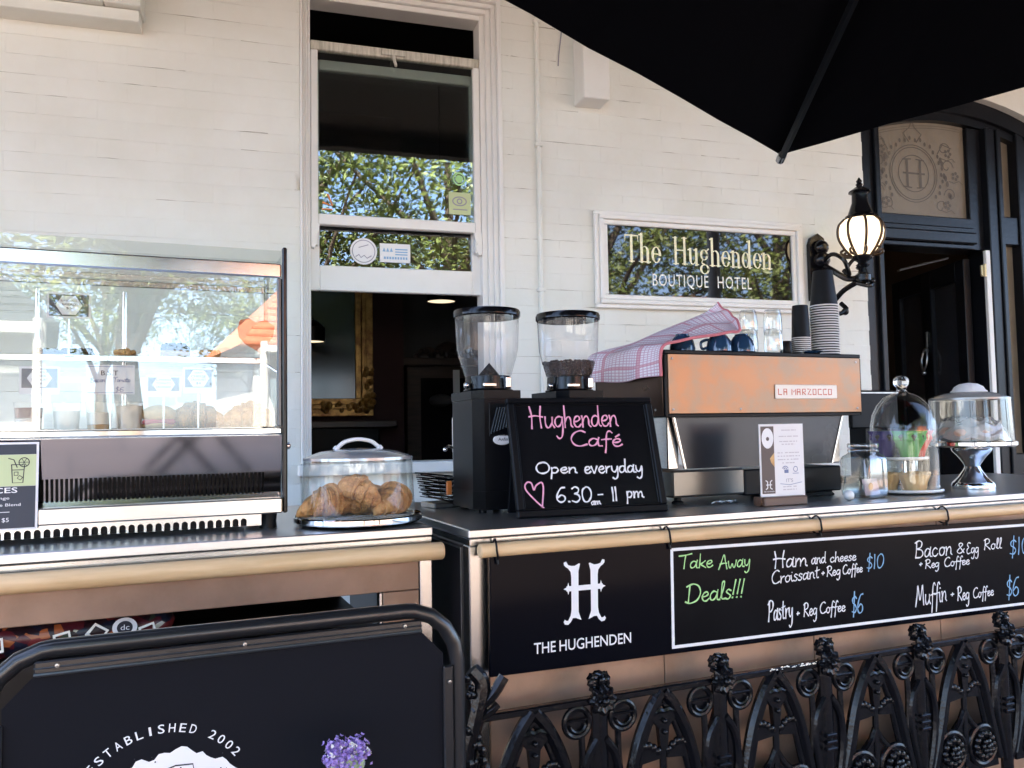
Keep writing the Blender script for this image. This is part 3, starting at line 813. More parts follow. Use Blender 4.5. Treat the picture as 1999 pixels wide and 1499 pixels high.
    for rr in (.165, .18, .115): e.ring(ex, ez, rr, .006, yy, rz=rr * 1.0)
    for sx in (-1, 1):
        for (a, b, s) in ((.26, .06, 1), (.28, -.12, -1), (.24, .17, 1), (.2, -.2, 1)):
            pts = [(ex + sx * (a + s * .05 * math.cos(q * .55) * (1 - q / 14)), ez + b + .05 * math.sin(q * .55) * (1 - q / 14)) for q in range(12)]
            e.ribbon(pts, .006, yy - .0004)
        for q in range(7):
            px, pz = ex + sx * (.21 + .012 * q), ez + .02 * math.sin(q * 2.2) - .04 * q + .1
            e.disc(px, pz, .012, yy - .0007, 8, rz=.02)
        e.ribbon([(ex + sx * .03, ez + .2), (ex + sx * .07, ez + .25), (ex + sx * .02, ez + .29), (ex, ez + .335)], .009, yy - .0008)
        e.ribbon([(ex + sx * .19, ez + .14), (ex + sx * .23, ez + .2), (ex + sx * .3, ez + .18)], .007, yy - .0008)
        e.ribbon([(ex + sx * .05, ez - .08), (ex + sx * .05, ez + .08)], .018, yy - .001)
        e.ribbon([(ex + sx * .02, ez + .09), (ex + sx * .08, ez + .085)], .008, yy - .0012); e.ribbon([(ex + sx * .02, ez - .09), (ex + sx * .08, ez - .085)], .008, yy - .0012)
    e.ribbon([(ex - .08, ez), (ex + .08, ez)], .012, yy - .0014)
    for q in range(26):
        a = R(-40 + q * 260 / 25); rr = .212 + .012 * (q % 2)
        e.disc(ex + rr * math.cos(a), ez + rr * math.sin(a), .009, yy - .0016, 8, rz=.014)
    for fx, fz in ((3.66, 2.98), (4.17, 2.99), (3.68, 2.66), (4.15, 2.66), (4.22, 2.85), (3.63, 2.80)):
        for q in range(5): e.disc(fx + .02 * math.cos(q * 1.257), fz + .02 * math.sin(q * 1.257), .011, yy - .0018, 8)
        e.ribbon([(fx - .05, fz - .035), (fx - .01, fz - .045), (fx + .03, fz - .03), (fx + .055, fz - .05)], .005, yy - .002)
    for off in (.165, .18):
        xs2 = [3.62 + .65 * i / 10 for i in range(11)]
        e.ribbon([(x, arch_z(x) - off - .005) for x in xs2], .004, yy)
    e.build("etching", "etch_line", door, 0, recalc=False)
    MB().box(4.535, 4.66, .13, .134, 2.6, 3.16).box(4.535, 4.66, .13, .134, 1.1, 2.42).build("sidelight_pane", "etched", door, 0)
    MB().box(4.368, 4.404, .062, .085, 0, 2.374, .003).build("jamb_sky_sheen", "trim_paint", door)  # sky reflected on the jamb edge, put in as a white-coloured strip
    # open leaf, hinged on the right jamb and swung into the hall
    lf = MB()
    W, Hh = .92, 2.345
    for x0, x1 in ((0, .10), (.40, .52), (.82, W)): lf.box(x0, x1, -.022, .022, .02, Hh, .004)
    lf.box(.1, .4, -.021, .021, Hh - .13, Hh, .004).box(.52, .82, -.021, .021, Hh - .13, Hh, .004).box(.1, .4, -.021, .021, .02, .95, .004).box(.52, .82, -.021, .021, .02, .95, .004)
    leaf = lf.build("door_leaf", "door_black", t)
    leaf.location = (4.345, .19, 0); leaf.rotation_euler = (0, 0, R(75))
    MB().box(.1, .4, -.004, .004, .95, Hh - .13).box(.52, .82, -.004, .004, .95, Hh - .13).build("leaf_pane", "leaf_glass", leaf, 0)
    kn = MB().sphere(.02, (.46, .035, 1.80), 10, 6).tube(catmull([(.44, .04, 1.80), (.425, .05, 1.74), (.435, .055, 1.69), (.46, .06, 1.66), (.485, .055, 1.69), (.495, .05, 1.74), (.48, .04, 1.80)], 4), .008, 8).sphere(.016, (.46, .055, 1.645), 8, 6).box(.448, .472, .022, .034, 1.82, 1.93, .004)
    kn.build("knocker", "steel_dull", leaf)
    MB().box(4.312, 4.352, .045, .062, 2.205, 2.275, .004).tube([(4.332, .042, 2.20), (4.332, .042, 2.28)], .009, 8).build("hinge", "brass", door)
    ar = MB().tube([(4.27, .26, 2.36), (4.02, .40, 2.30), (4.20, .62, 2.34)], .008, 6); ar.build("door_closer", "steel_dull", door)
    return t
def _tri(x, z, s, y): return [(x, y, z), (x + s, y, z), (x + s * .5, y, z + s * 1.3)], [(0, 1, 2)]
facade()

pm("hall_glow", (.9, .8, .6), .4, emit=(1.0, .70, .42), estr=.22)
def interiors():
    rb = MB()
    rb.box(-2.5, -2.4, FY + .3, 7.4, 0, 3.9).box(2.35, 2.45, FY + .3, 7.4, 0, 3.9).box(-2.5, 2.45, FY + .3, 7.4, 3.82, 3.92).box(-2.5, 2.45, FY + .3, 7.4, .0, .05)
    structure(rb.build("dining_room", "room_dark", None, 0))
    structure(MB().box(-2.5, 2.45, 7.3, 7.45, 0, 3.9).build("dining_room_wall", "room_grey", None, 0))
    tag(MB().box(-1.6, 1.12, 6.45, 7.29, 0.05, 3.8).build("chimney_breast", "maroon_wall", None, 0), "dark maroon chimney breast seen through the open window", "wall")
    f = thing("picture_frame", "large carved gilt frame hanging above the mantelpiece indoors", "picture frame", None, (.30, 6.44, 1.43))
    def fr(x0, x1, z0, z1, w, y): return MB().box(x0, x1, y, 0, z0, z0 + w, .004).box(x0, x1, y, 0, z1 - w, z1, .004).box(x0, x0 + w, y + .001, 0, z0 + w, z1 - w, .004).box(x1 - w, x1, y + .001, 0, z0 + w, z1 - w, .004)
    fr(-.6, .575, 0, 1.75, .055, -.04).build("outer_moulding", "gilt", f); fr(-.545, .52, .055, 1.695, .035, -.055).build("bead_moulding", "gilt", f); fr(-.51, .485, .09, 1.66, .045, -.03).build("inner_moulding", "gilt", f)
    MB().box(-.465, .44, -.012, 0, .135, 1.615).build("picture", "mirror_dark", f, 0)
    cv = MB()
    rg = random.Random(2)
    for i in range(60):
        u = rg.random() ** 1.6
        x, z = (.53 - u * .34, .04 + rg.random() * .06) if i % 2 else (.50 + rg.random() * .07, .04 + u * .34)
        cv.sphere(.012 + .016 * rg.random(), (x, -.06, z), 7, 5, sy=.8)
    cv.build("corner_carving", "gilt", f)
    m = thing("mantelpiece", "dark timber mantelpiece below the gilt frame", "mantelpiece", None, (.2, 6.3, 0))
    MB().box(-1.0, .82, -.12, .148, 1.34, 1.39, .006).build("shelf", "dark_wood", m); MB().box(-.9, .70, -.02, .148, .05, 1.339, .004).build("surround", "black_satin", m)
    c = thing("carved_cabinet", "tall dark cabinet with carved crest against the back wall", "cabinet", None, (1.21, 7.29, .05))
    MB().box(0, 1.0, -.45, -.01, 0, 1.80, .006).build("body", "dark_wood", c); MB().box(-.05, 1.05, -.5, 0, 1.80, 1.87, .01).build("cornice", "dark_wood", c)
    cr = MB()
    for cx, rr in ((.22, .1), (.40, .15), (.58, .1)): cr.sphere(rr, (cx, -.3, 1.88), 14, 8, sy=.3)
    for i in range(14): cr.sphere(.028, (.1 + i * .045, -.36, 1.89 + .05 * abs(math.sin(i * 1.1))), 8, 6)
    cr.build("crest", "dark_wood", c)
    MB().box(.12, .88, -.453, -.4505, .2, 1.70).build("open_front", "mirror_dark", c, 0)
    tag(MB().sphere(.1, (1.49, 6.80, 1.56), 16, 8, sz=.55).box(1.41, 1.57, 6.68, 6.82, 1.53, 1.535).build("cap", "room_grey", None), "pale cap resting inside the dark cabinet", "cap")
    tag(MB().box(1.545, 1.60, 6.57, 6.575, 1.42, 1.80).build("paper_strip", "paper", None, 0), "narrow white paper strip hanging in front of the cabinet", "paper")
    for x, y, z, lab in ((1.24, 5.6, 2.20, "lit round pendant lamp near the top right of the open window"), (.38, 6.0, 1.95, "lit pendant lamp at the left edge of the open window")):
        p = thing("pendant_lamp", lab, "lamp", None, (x, y, z), 0, "pendant lamps in the dining room")
        MB().lathe([(.098, 0), (.1, .01), (.1, .10), (.05, .15), (.02, .16)], 24).build("lamp_shade", "black_satin", p); MB().lathe([(.0005, .006), (.096, .005)], 24).build("diffuser", "pendant_glow", p)
        MB().tube([(0, 0, .15), (0, 0, 3.8 - z)], .006, 6).build("cord", "black_satin", p)
    # hall behind the door
    hb = MB().box(3.30, 3.40, FY + .31, 8.0, 0, 3.9).box(5.5, 5.6, FY + .31, 8.0, 0, 3.9).box(3.3, 5.6, 8.0, 8.1, 0, 3.9).box(3.3, 5.6, FY + .31, 8.0, 3.8, 3.9).box(3.3, 5.6, FY + .31, 8, 0, .03)
    structure(hb.build("hallway", "hall_tan", None, 0))
    p = thing("pendant_lamp", "lit pendant lamp hanging in the hallway behind the door", "lamp", None, (4.1, 5.7, 3.15), 0, "pendant lamps indoors")
    MB().lathe([(.148, 0), (.15, .01), (.15, .10), (.05, .15), (.02, .16)], 24).build("lamp_shade", "black_satin", p); MB().lathe([(.0005, .006), (.146, .005)], 24).build("diffuser", "hall_glow", p); MB().tube([(0, 0, .15), (0, 0, .65)], .006, 6).build("cord", "black_satin", p)
    cu = MB().grid(lambda a, b: (5.12 + .28 * a, 6.9 + .04 * math.sin(a * 22), .1 + 3.2 * b), 40, 2); tag(cu.build("hall_curtain", "maroon_wall", None), "dark maroon curtain inside the hallway", "curtain")
interiors()

def verandah():
    t = thing("verandah", "dark timber verandah roof on pale posts over the terrace", "verandah", None, (1, 0, 0))
    MB().box(-8, 9, 1.35, 3.945, 3.74, 3.86).build("roof", "soffit", t, 0)
    MB().box(-8, 9, 1.22, 1.345, 3.62, 3.95, .01).build("fascia", "soffit", t)
    for x in (-4.6, -2.5, 3.0, 5.6):
        MB().lathe([(.10, 0), (.10, .25), (.065, .3), (.055, 3.4), (.09, 3.5), (.09, 3.62)], 16, (x, 1.28, 0)).build("post", "house_white", t)
verandah()

def framed_sign():
    t = thing("framed_sign", "black glass hotel name sign in a white moulded frame on the wall", "sign", None, (1.687, FY, 1.925))
    W, Hh = 1.268, .512
    for i, (w0, w1, y) in enumerate(((0, .022, -.03), (.022, .046, -.042), (.046, .072, -.028))):
        m = MB(); m.box(w0, W - w0, y, -.004, w0, w1, .004).box(w0, W - w0, y, -.004, Hh - w1, Hh - w0, .004).box(w0, w1, y + .0006, -.004, w1, Hh - w1, .004).box(W - w1, W - w0, y + .0006, -.004, w1, Hh - w1, .004)
        m.build("frame", "trim_paint", t)
    MB().box(.070, W - .070, -.014, -.005, .070, Hh - .070).build("glass_panel", "sign_mirror", t, 0)
    serif(t, "The", .17, .252, .385, .250, .145, -.0150, "gold_letter"); serif(t, "Hughenden", .452, .250, 1.072, .245, .145, -.0150, "gold_letter")
    text(t, "BOUTIQUE", .33, .665, .128, .066, -.0148, "letter_pale", space=1.15); text(t, "HOTEL", .722, .935, .128, .066, -.0148, "letter_pale", space=1.15)
b_ = pm("sign_mirror", (.004, .004, .006), .02, 0.0); b_.node_tree.nodes["Principled BSDF"].inputs["IOR"].default_value = 1.8
framed_sign()

def wall_lamp():
    # lantern globe on a scrolled bracket, beside the door frame
    t = thing("wall_lantern", "lit ornate black wall lantern with glowing ribbed globe", "lamp", None, (3.165, 3.70, 2.10))
    # back plate on the wall and bracket arms, local y towards the wall
    bp = MB().prism([(-.17, -.1), (-.06, -.1), (-.06, .22), (-.075, .26), (-.115, .285), (-.155, .26), (-.17, .22)], .215, .245); bp.build("back_plate", "iron_black", t)
    br = MB()
    def c3(pts, r, n=6): br.tube(catmull(pts, 5), r, 8)
    c3([(-.11, .22, .12), (-.09, .12, .05), (-.05, .06, .0), (0, 0, 0)], .017)
    c3([(-.11, .22, -.10), (-.09, .15, -.12), (-.06, .08, -.06), (0, 0, -.01)], .015)
    c3([(-.11, .2, .1), (-.12, .1, .14), (-.1, .03, .1), (-.07, .03, .04), (-.05, .05, .02), (-.06, .08, .05)], .012)
    c3([(-.10, .18, -.12), (-.1, .1, -.19), (-.06, .07, -.17), (-.07, .1, -.13)], .013)
    c3([(-.06, .05, .06), (-.035, .02, .1), (-.01, 0, .07), (-.03, .01, .045)], .010)
    c3([(-.03, .02, -.03), (.02, -.02, -.05), (.055, -.01, -.03)], .012)
    for p, r in (((-.11, .2, .2), .045), ((-.11, .2, .13), .05), ((-.11, .2, .04), .04), ((.05, -.01, -.02), .018), ((-.06, .08, -.18), .02)): br.sphere(r, p, 10, 7)
    br.build("bracket", "iron_black", t)
    MB().lathe([(.03, -.03), (.042, -.02), (.042, .01), (.025, .025), (.02, .05), (.035, .065), (.020, .08), (.046, .098), (.052, .112), (.048, .120)], 20).build("stem", "iron_black", t)
    gl = [(.050, .115), (.084, .155), (.112, .205), (.1195, .245), (.112, .290), (.082, .322)]
    MB().lathe([(r - .004, z) for r, z in gl], 32).build("globe", "lamp_glow", t)
    rb = MB()
    for i in range(8):
        a = i * math.pi / 4 + .30
        rb.tube(catmull([((r + .002) * math.cos(a), (r + .002) * math.sin(a), z) for r, z in gl], 4), .0075, 8)
    for i in range(8):
        a = i * math.pi / 4 + .30
        rb.tube(catmull([(.09 * math.cos(a), .09 * math.sin(a), .155), (.108 * math.cos(a), .108 * math.sin(a), .142), (.098 * math.cos(a), .098 * math.sin(a), .125), (.06 * math.cos(a), .06 * math.sin(a), .118)], 4), .007, 6)
    rb.build("cage", "brown_iron", t)
    MB().lathe([(.078, .312), (.085, .322), (.080, .336), (.066, .344), (.052, .385), (.043, .41), (.041, .455), (.046, .462), (.058, .466), (.056, .474), (.034, .488), (.014, .502), (.019, .511), (.012, .52), (.016, .53), (.008, .541), (.003, .55)], 24, cap1=True).build("cap", "iron_black", t)
pm("brown_iron", (.05, .028, .014), .3, .4)
wall_lamp()

def umbrella():
    tip = Vector((1.700, 2.358, 2.215)); dL = Vector((math.cos(R(-150)), math.sin(R(-150)), 0)); dR = Vector((math.cos(R(-61.4)), math.sin(R(-61.4)), 0))
    A, B = 3.0, 2.4
    c = tip + dL * (A / 2) + dR * (B / 2); peak = Vector((c.x, c.y, 2.62))
    t = thing("market_umbrella", "large black market umbrella overhanging the upper right corner", "umbrella", None, (c.x, c.y, 0))
    corners = [tip, tip + dL * A, tip + dL * A + dR * B, tip + dR * B]
    o = Vector((c.x, c.y, 0))
    cn = MB()
    n = 14
    for i in range(4):
        p, q = corners[i], corners[(i + 1) % 4]
        def fn(a, b, p=p, q=q):
            e = p.lerp(q, a)
            sag = 4 * a * (1 - a)
            e = e + (c - e).normalized() * (.010 * sag) * Vector((1, 1, 0)).length / 1.414
            e.z = 2.215 + .012 * sag + .004 * math.sin(a * 31) * sag
            w = peak.lerp(e, b); w.z -= .05 * math.sin(math.pi * b) * sag
            return w - o
        cn.grid(fn, n, 10)
    cn.uv = None
    cn.build("canopy", "canvas_black", t, 0, recalc=False)
    for k in corners:
        d = (peak - k); 
        P = [k - o + Vector((0, 0, -.018)) - d.normalized() * .004, k.lerp(peak, .5) - o + Vector((0, 0, -.035)), peak - o + Vector((0, 0, -.05))]
        MB().tube(P, .0125, 6).build("rib", "black_satin", t)
        MB().tube([k - o - d.normalized() * .009 + Vector((0, 0, -.014)), k - o + d.normalized() * .03 + Vector((0, 0, -.016))], .015, 8).build("rib_tip", "steel_dull", t)
    for i in range(4):
        e = (corners[i] + corners[(i + 1) % 4]) / 2
        MB().tube([e - o + (c - e).normalized() * .09 * Vector((1, 1, 0)).length / 1.414 + Vector((0, 0, .0)) - Vector((0, 0, 0)), peak - o + Vector((0, 0, -.05))], .011, 6).build("rib", "black_satin", t)
    MB().cyl(.025, 0.05, 2.66, n=16).build("pole", "black_satin", t); MB().cyl(.30, 0, .06, n=28, b=.01).build("base", "iron_black", t); MB().sphere(.035, (0, 0, 2.68)).build("finial", "black_satin", t)
umbrella()

# ------------------------------------------------------------------ counters
GW = -1.09 / K          # ground level measured from the counter top
def coffee_counter():
    t = thing("coffee_counter", "long stainless and copper coffee counter with pale wooden rail on the right", "counter", 'R', (0, 0, 0))
    MB().box(0, 3.4, .0, 1.0, -.024, 0, .003).build("worktop", "steel_top", t)
    MB().box(.004, 3.4, .004, .99, -.046, -.026, .002).build("edge_strip", "steel", t)
    MB().box(0.002, .058, .006, .06, GW, -.047, .003).build("corner_post", "steel", t)
    MB().box(.003, .03, .062, .99, GW, -.047, .003).build("side_panel", "side_dark", t)
    sm = MB().box(.0, .0025, .075, .98, -.062, -.058).box(.0, .0025, .075, .08, GW, -.062); sm.build("side_bead", "steel_dull", t)
    u = .060
    for w in (.586, .60, .60, .60, .60, .36):
        MB().box(u + .0015, u + w - .0015, .012, .03, GW + .02, -.047, .002).build("copper_panel", "copper_panel", t); u += w
    MB().box(.06, 3.4, .031, .06, GW, -.05).build("carcass", "side_dark", t, 0)
    MB().cyl(.0205, .022, 3.4, (0, -.022, -.0575), 24, 'x', .003).build("wooden_rail", "rail_wood", t)
coffee_counter()

def pastry_counter():
    t = thing("pastry_counter", "stainless pastry counter with copper fascia and wooden rail on the left", "counter", 'L', (0, 0, 0))
    MB().box(-2.3, 0, 0, 1.0, -.026, 0, .003).build("worktop", "steel_top", t)
    MB().box(-2.3, -.002, .004, .99, -.048, -.028, .002).build("edge_strip", "steel", t)
    MB().box(-.039, -.002, .004, .06, GW, -.049, .003).build("corner_post", "steel", t)
    MB().box(-2.3, -.0405, .012, .03, -.180, -.049, .002).build("copper_fascia", "copper_panel", t)
    MB().box(-.148, -.0405, .013, .03, GW, -.182, .002).build("copper_panel", "copper_panel", t)
    MB().box(-.158, -.150, .014, .05, GW, -.182, .002).build("side_trim", "steel", t)
    MB().box(-.035, -.004, .062, .99, GW, -.049, .002).build("side_panel", "side_dark", t)
    MB().box(-2.3, -.15, .62, .64, GW, -.05).box(-2.3, -.16, .05, .62, -.30, -.285).build("shelf", "side_dark", t, 0)
    MB().cyl(.0255, -2.3, .022, (0, -.026, -.068), 24, 'x', .004).build("wooden_rail", "rail_wood", t)
pastry_counter()

def menu_sign():
    t = thing("menu_sign", "long black menu board tied under the wooden rail of the coffee counter", "sign", 'R', (0.05, -.032, -.055))
    t.rotation_euler = (0, R(.75), FRAME['R'][1])
    MB().box(0, 3.0, 0, .010, -.352, -.012, .002).build("panel", "panel_black", t)
    # white ruled border of the chalk area
    x0, x1, z0, z1, w, y = .600, 2.92, -.336, -.030, .0095, -.0012
    MB().box(x0, x1, y, 0, z1 - w, z1).box(x0, x1, y, 0, z0, z0 + w).box(x0, x0 + w, y - .0003, 0, z0, z1).box(x1 - w, x1, y - .0003, 0, z0, z1).build("border", "white_ink", t, 0)
    MB().box(x0 + w, x1 - w, -.0007, 0, z0 + w, z1 - w).build("chalk_area", "chalkboard", t, 0)
    # H emblem: two bracketed stems with curled feet and an arrowed bar
    m = MB(); y = -.0016; cx, cz = .299, -.138
    HL = [(-.068, .088), (-.060, .0905), (-.054, .080), (-.044, .077), (-.032, .0765), (-.018, .083), (-.0145, .081), (-.020, .060), (-.0205, 0), (-.0205, -.058), (-.012, -.081), (-.0205, -.078), (-.030, -.074), (-.040, -.074), (-.046, -.084), (-.055, -.092), (-.066, -.090), (-.070, -.083), (-.066, -.076), (-.061, -.080), (-.055, -.080), (-.047, -.066), (-.044, -.05), (-.0440, 0), (-.0440, .045), (-.046, .060), (-.054, .070), (-.062, .075), (-.067, .080)]
    m.face([(cx + a, cz + b) for a, b in HL], y); m.face([(cx - a, cz + b) for a, b in reversed(HL)], y)
    m.face([(cx - .060, cz + .004), (cx + .060, cz + .004), (cx + .060, cz + .019), (cx - .060, cz + .019)], y - .0004)
    for s in (-1, 1):
        m.face([(cx + s * .054, cz - .006), (cx + s * .058, cz + .006), (cx + s * .070, cz + .0115), (cx + s * .058, cz + .017), (cx + s * .054, cz + .030), (cx + s * .050, cz + .0115)], y - .0008)
    m.build("emblem", "white_ink", t, 0, recalc=False)
    text(t, "THE", .134, .203, -.302, .031, -.0012, "white_ink", bold=.008); text(t, "HUGHENDEN", .215, .455, -.302, .031, -.0012, "white_ink", bold=.008)
    G_, W_, B_ = "chalk_green", "chalk_white", "chalk_blue"
    TX = [('Take', .68, -.158, .807, -.163, .043), ('Away', .828, -.172, .953, -.17, .044), ('Deals!!!', .705, -.266, .925, -.267, .057), ('Ham', 1.046, -.186, 1.188, -.189, .055), ('and', 1.206, -.185, 1.268, -.185, .037), ('cheese', 1.286, -.185, 1.403, -.187, .033), ('$10', 1.446, -.223, 1.532, -.221, .048), ('Croissant', 1.036, -.236, 1.239, -.232, .042), ('+', 1.246, -.229, 1.262, -.229, .024), ('Reg', 1.27, -.231, 1.332, -.23, .034), ('Coffee', 1.341, -.23, 1.431, -.229, .031), ('Pastry', 1.02, -.355, 1.122, -.351, .066), ('+', 1.135, -.351, 1.15, -.351, .023), ('Reg', 1.167, -.354, 1.224, -.353, .044), ('Coffee', 1.235, -.351, 1.348, -.354, .037), ('$6', 1.373, -.368, 1.431, -.367, .066), ('Bacon', 1.68, -.201, 1.868, -.202, .06), ('&', 1.889, -.2, 1.932, -.201, .037), ('Egg', 1.94, -.205, 2.005, -.206, .041), ('Roll', 2.035, -.197, 2.13, -.198, .04), ('$10', 2.167, -.23, 2.289, -.225, .064), ('+', 1.698, -.235, 1.716, -.234, .024), ('Reg', 1.728, -.241, 1.8, -.241, .031), ('Coffee', 1.824, -.243, 1.956, -.244, .033), ('Muffin', 1.675, -.372, 1.831, -.365, .072), ('+', 1.848, -.356, 1.869, -.356, .026), ('Reg', 1.886, -.37, 1.947, -.371, .05), ('Coffee', 1.966, -.369, 2.076, -.368, .037), ('$6', 2.142, -.383, 2.219, -.381, .071)]
    for s, a, b, c, d, h in TX:
        f = lambda x, z: (x - .05, z + .055 + (x - .05) * .0131)
        (a, b), (c, d) = f(a, b), f(c, d)
        mat = B_ if '$' in s else (G_ if s in ('Take', 'Away', 'Deals!!!') else W_)
        hand(t, s, a, b, c, d, h, -.0014, mat, .0040 if h < .05 else .0047, .08)
    for x in (.018, .592, 1.192, 1.788, 2.4):
        pts = [(x + .004 * math.sin(i * .9), .009 + (.0265 + .002 * (i % 2)) * math.cos(i * math.pi / 6), -.002 + x * .0131 + .030 * math.sin(i * math.pi / 6)) for i in range(12)]
        MB().tube(catmull(pts, 3, True), .0032, 6, closed=True).build("cable_tie", "black_plastic", t)
        MB().tube([(x, -.006, -.02 + x * .0131), (x + .003, -.008, -.040 + x * .0131)], .004, 6).build("tie_tail", "black_plastic", t)
menu_sign()

def railing():
    t = thing("iron_lace_railing", "ornate black cast iron lace railing across the front of the coffee counter", "railing", 'R', (0, -.09, GW))
    Z = -GW
    MB().box(-.01, 3.3, -.014, .014, Z - .502, Z - .482, .004).build("top_rail", "iron_black", t)
    MB().box(-.01, 3.3, -.014, .014, .08, .11, .004).build("bottom_rail", "iron_black", t)
    rg = random.Random(9)
    P = .418; u0 = .355
    def up(mb, pts, r, n=5): mb.tube(catmull([(x, y, z) for x, y, z in pts], n), r, 7)
    stem = MB(); stem.tube(catmull([(0, 0, -.48), (0, 0, -.8), (0, 0, -.95), (0, 0, GW + .1)], 4), .026, 10, flat=.7)
    stem.prism([(-.016, -.57), (-.050, -.66), (-.056, -.74), (-.044, -.84), (-.016, -.94), (.016, -.94), (.044, -.84), (.056, -.74), (.050, -.66), (.016, -.57)], -.006, .010)
    for k in range(3): stem.box(-.022, .022, -.026, .0, -.725 - k * .022, -.713 - k * .022, .003)
    for s in (-1, 1):
        up(stem, [(s * .012, -.01, -.60), (s * .05, -.01, -.66), (s * .055, -.01, -.76), (s * .03, -.01, -.88), (s * .01, 0, -.95)], .012)
    leaf = MB()                        # acanthus leaf standing on the rail above each stem
    for k in (3,):
        a = (k - 3) * .40; L = .034 - .002 * abs(k - 3)
        bx, bz = .006 * (k - 3), -.455
        leaf.tube(catmull([(bx, -.008, bz), (bx + .35 * L * math.sin(a), -.022, bz + .6 * L * math.cos(a * .6)), (bx + .7 * L * math.sin(a), -.016, bz + L * math.cos(a * .8))], 4), [.010, .011, .012, .012, .011, .010, .008, .006, .003], 6, flat=.6)
    hw = [(.016, -.470), (.034, -.466), (.030, -.456), (.041, -.448), (.037, -.436), (.043, -.426), (.035, -.418), (.030, -.409), (.018, -.411), (.010, -.404)]
    hw = [(x * .82, -.470 + (z + .470) * .86) for x, z in hw]
    leaf.prism([(x, z) for x, z in hw] + [(-x, z) for x, z in reversed(hw)], -.010, .008)
    for k in range(16): leaf.sphere(rg.uniform(.006, .011), (rg.uniform(-.024, .024), -.010, rg.uniform(-.462, -.424)), 7, 5, sx=1.5, sy=.7)
    for s in (-1, 1):
        for k in range(4): leaf.tube([(0, -.012, -.462 + k * .013), (s * (.026 - .002 * k), -.017, -.452 + k * .013)], [.005, .0025], 6)
    ros = MB().sphere(.012, (0, -.030, 0), 10, 7)
    ros.lathe([(.040, -.008), (.040, -.016), (.030, -.026), (.018, -.022), (.014, -.028)], 48, axis='y', wob=lambda a, z: 1 + .13 * math.cos(a * 8))
    ros.cyl(.036, -.022, -.005, (0, 0, 0), 20, 'y', .004)
    ring = MB()
    ring.tube([(.040 * math.cos(a * math.pi / 12), -.004, .040 * math.sin(a * math.pi / 12)) for a in range(24)], .0085, 8, closed=True)
    ring.tube([(.026 * math.cos(a * math.pi / 12), -.010, .026 * math.sin(a * math.pi / 12)) for a in range(13, 24)], .005, 6)
    ring.box(-.036, .036, -.012, .006, .004, .012, .003); ring.cyl(.033, -.002, .004, (0, 0, 0), 20, 'y')
    arch = MB()
    for s in (-1, 1):
        up(arch, [(s * .004, -.004, -.497), (s * .045, -.006, -.55), (s * .088, -.006, -.64), (s * .125, -.004, -.78), (s * .165, 0, -.92)], .0185)
        up(arch, [(s * .0, .0, -.525), (s * .028, .0, -.565), (s * .066, .0, -.65), (s * .10, .0, -.78), (s * .14, 0, -.92)], .010)
        up(arch, [(s * .150, -.002, -.585), (s * .150, -.004, -.66), (s * .142, -.004, -.74), (s * .128, 0, -.80)], .010)
        up(arch, [(s * .005, -.016, -.50), (s * .045, -.018, -.552), (s * .088, -.017, -.642)], .004)
        up(arch, [(s * .0, 0, -.735), (s * .03, -.002, -.78), (s * .085, -.004, -.825), (s * .15, -.004, -.86)], .011)
    arch.prism([(0, -.722), (.028, -.765), (.085, -.815), (.150, -.850), (.162, -.95), (.02, -.95), (0, -.93), (-.02, -.95), (-.162, -.95), (-.150, -.850), (-.085, -.815), (-.028, -.765)], -.003, .006)
    tri = MB().prism([(-.055, -.555), (.055, -.555), (.018, -.60), (.012, -.66), (-.012, -.66), (-.018, -.60)], -.012, .006)
    tri.tube(catmull([(-.06 + .12 * i / 8, -.012, -.553 + .004 * (i % 2)) for i in range(9)], 3), .008, 6)
    tri.box(-.010, .010, -.009, .005, -.93, -.655, .003)
    for z in (-.580, -.612): tri.sphere(.008, (0, -.018, z), 8, 6)
    lvs = MB()
    for s in (-1, 1):
        for k in range(7):
            a = k / 6; lvs.sphere(.0125, (s * (.018 + .092 * a), -.004, -.668 + .030 * math.sin(a * math.pi) - .02 * a), 10, 6, sy=.8)
        lvs.prism([(s * .012, -.69), (s * .012, -.67), (s * .06, -.645), (s * .11, -.685), (s * .11, -.70)], -.008, .004)
    big = MB().cyl(.060, -.008, .004, (0, 0, 0), 24, 'y', .003)
    big.tube([(.066 * math.cos(a * math.pi / 12), -.006, .066 * math.sin(a * math.pi / 12)) for a in range(24)], .010, 8, closed=True)
    for k in range(12):
        a = k * math.pi / 6; big.sphere(.012, (.040 * math.cos(a), -.016, .040 * math.sin(a)), 8, 5)
    for k in range(6):
        a = k * math.pi / 3; big.sphere(.010, (.017 * math.cos(a), -.024, .017 * math.sin(a)), 7, 5)
    big.sphere(.010, (0, -.03, 0), 7, 5)
    def shape(mb, nm): return mb.mesh(nm, "iron_black", K)
    S = {n: shape(m, n) for n, m in (("stem", stem), ("leaf_finial", leaf), ("rosette", ros), ("scroll_ring", ring), ("arch", arch), ("pendant", tri), ("leaf_swag", lvs), ("large_rosette", big))}
    def put(nm, x, y, z):
        o = bpy.data.objects.new(nm, S[nm]); COL.objects.link(o); o.parent = t; o.location = (x * K, y * K, (z + Z) * K)
    for i in range(8):
        x = u0 + (i - 1) * P
        if x > -.03:
            put("stem", x, 0, 0); put("leaf_finial", x, 0, 0); put("rosette", x, -.012, -.488)
            for s in (-1, 1): put("scroll_ring", x + s * .074, 0, -.546)
        m = x + P / 2
        put("arch", m, 0, 0); put("pendant", m, 0, 0); put("leaf_swag", m, 0, 0)
        for s in (-1, 1): put("large_rosette", m + s * .078, 0, -.865)
    chip = MB()
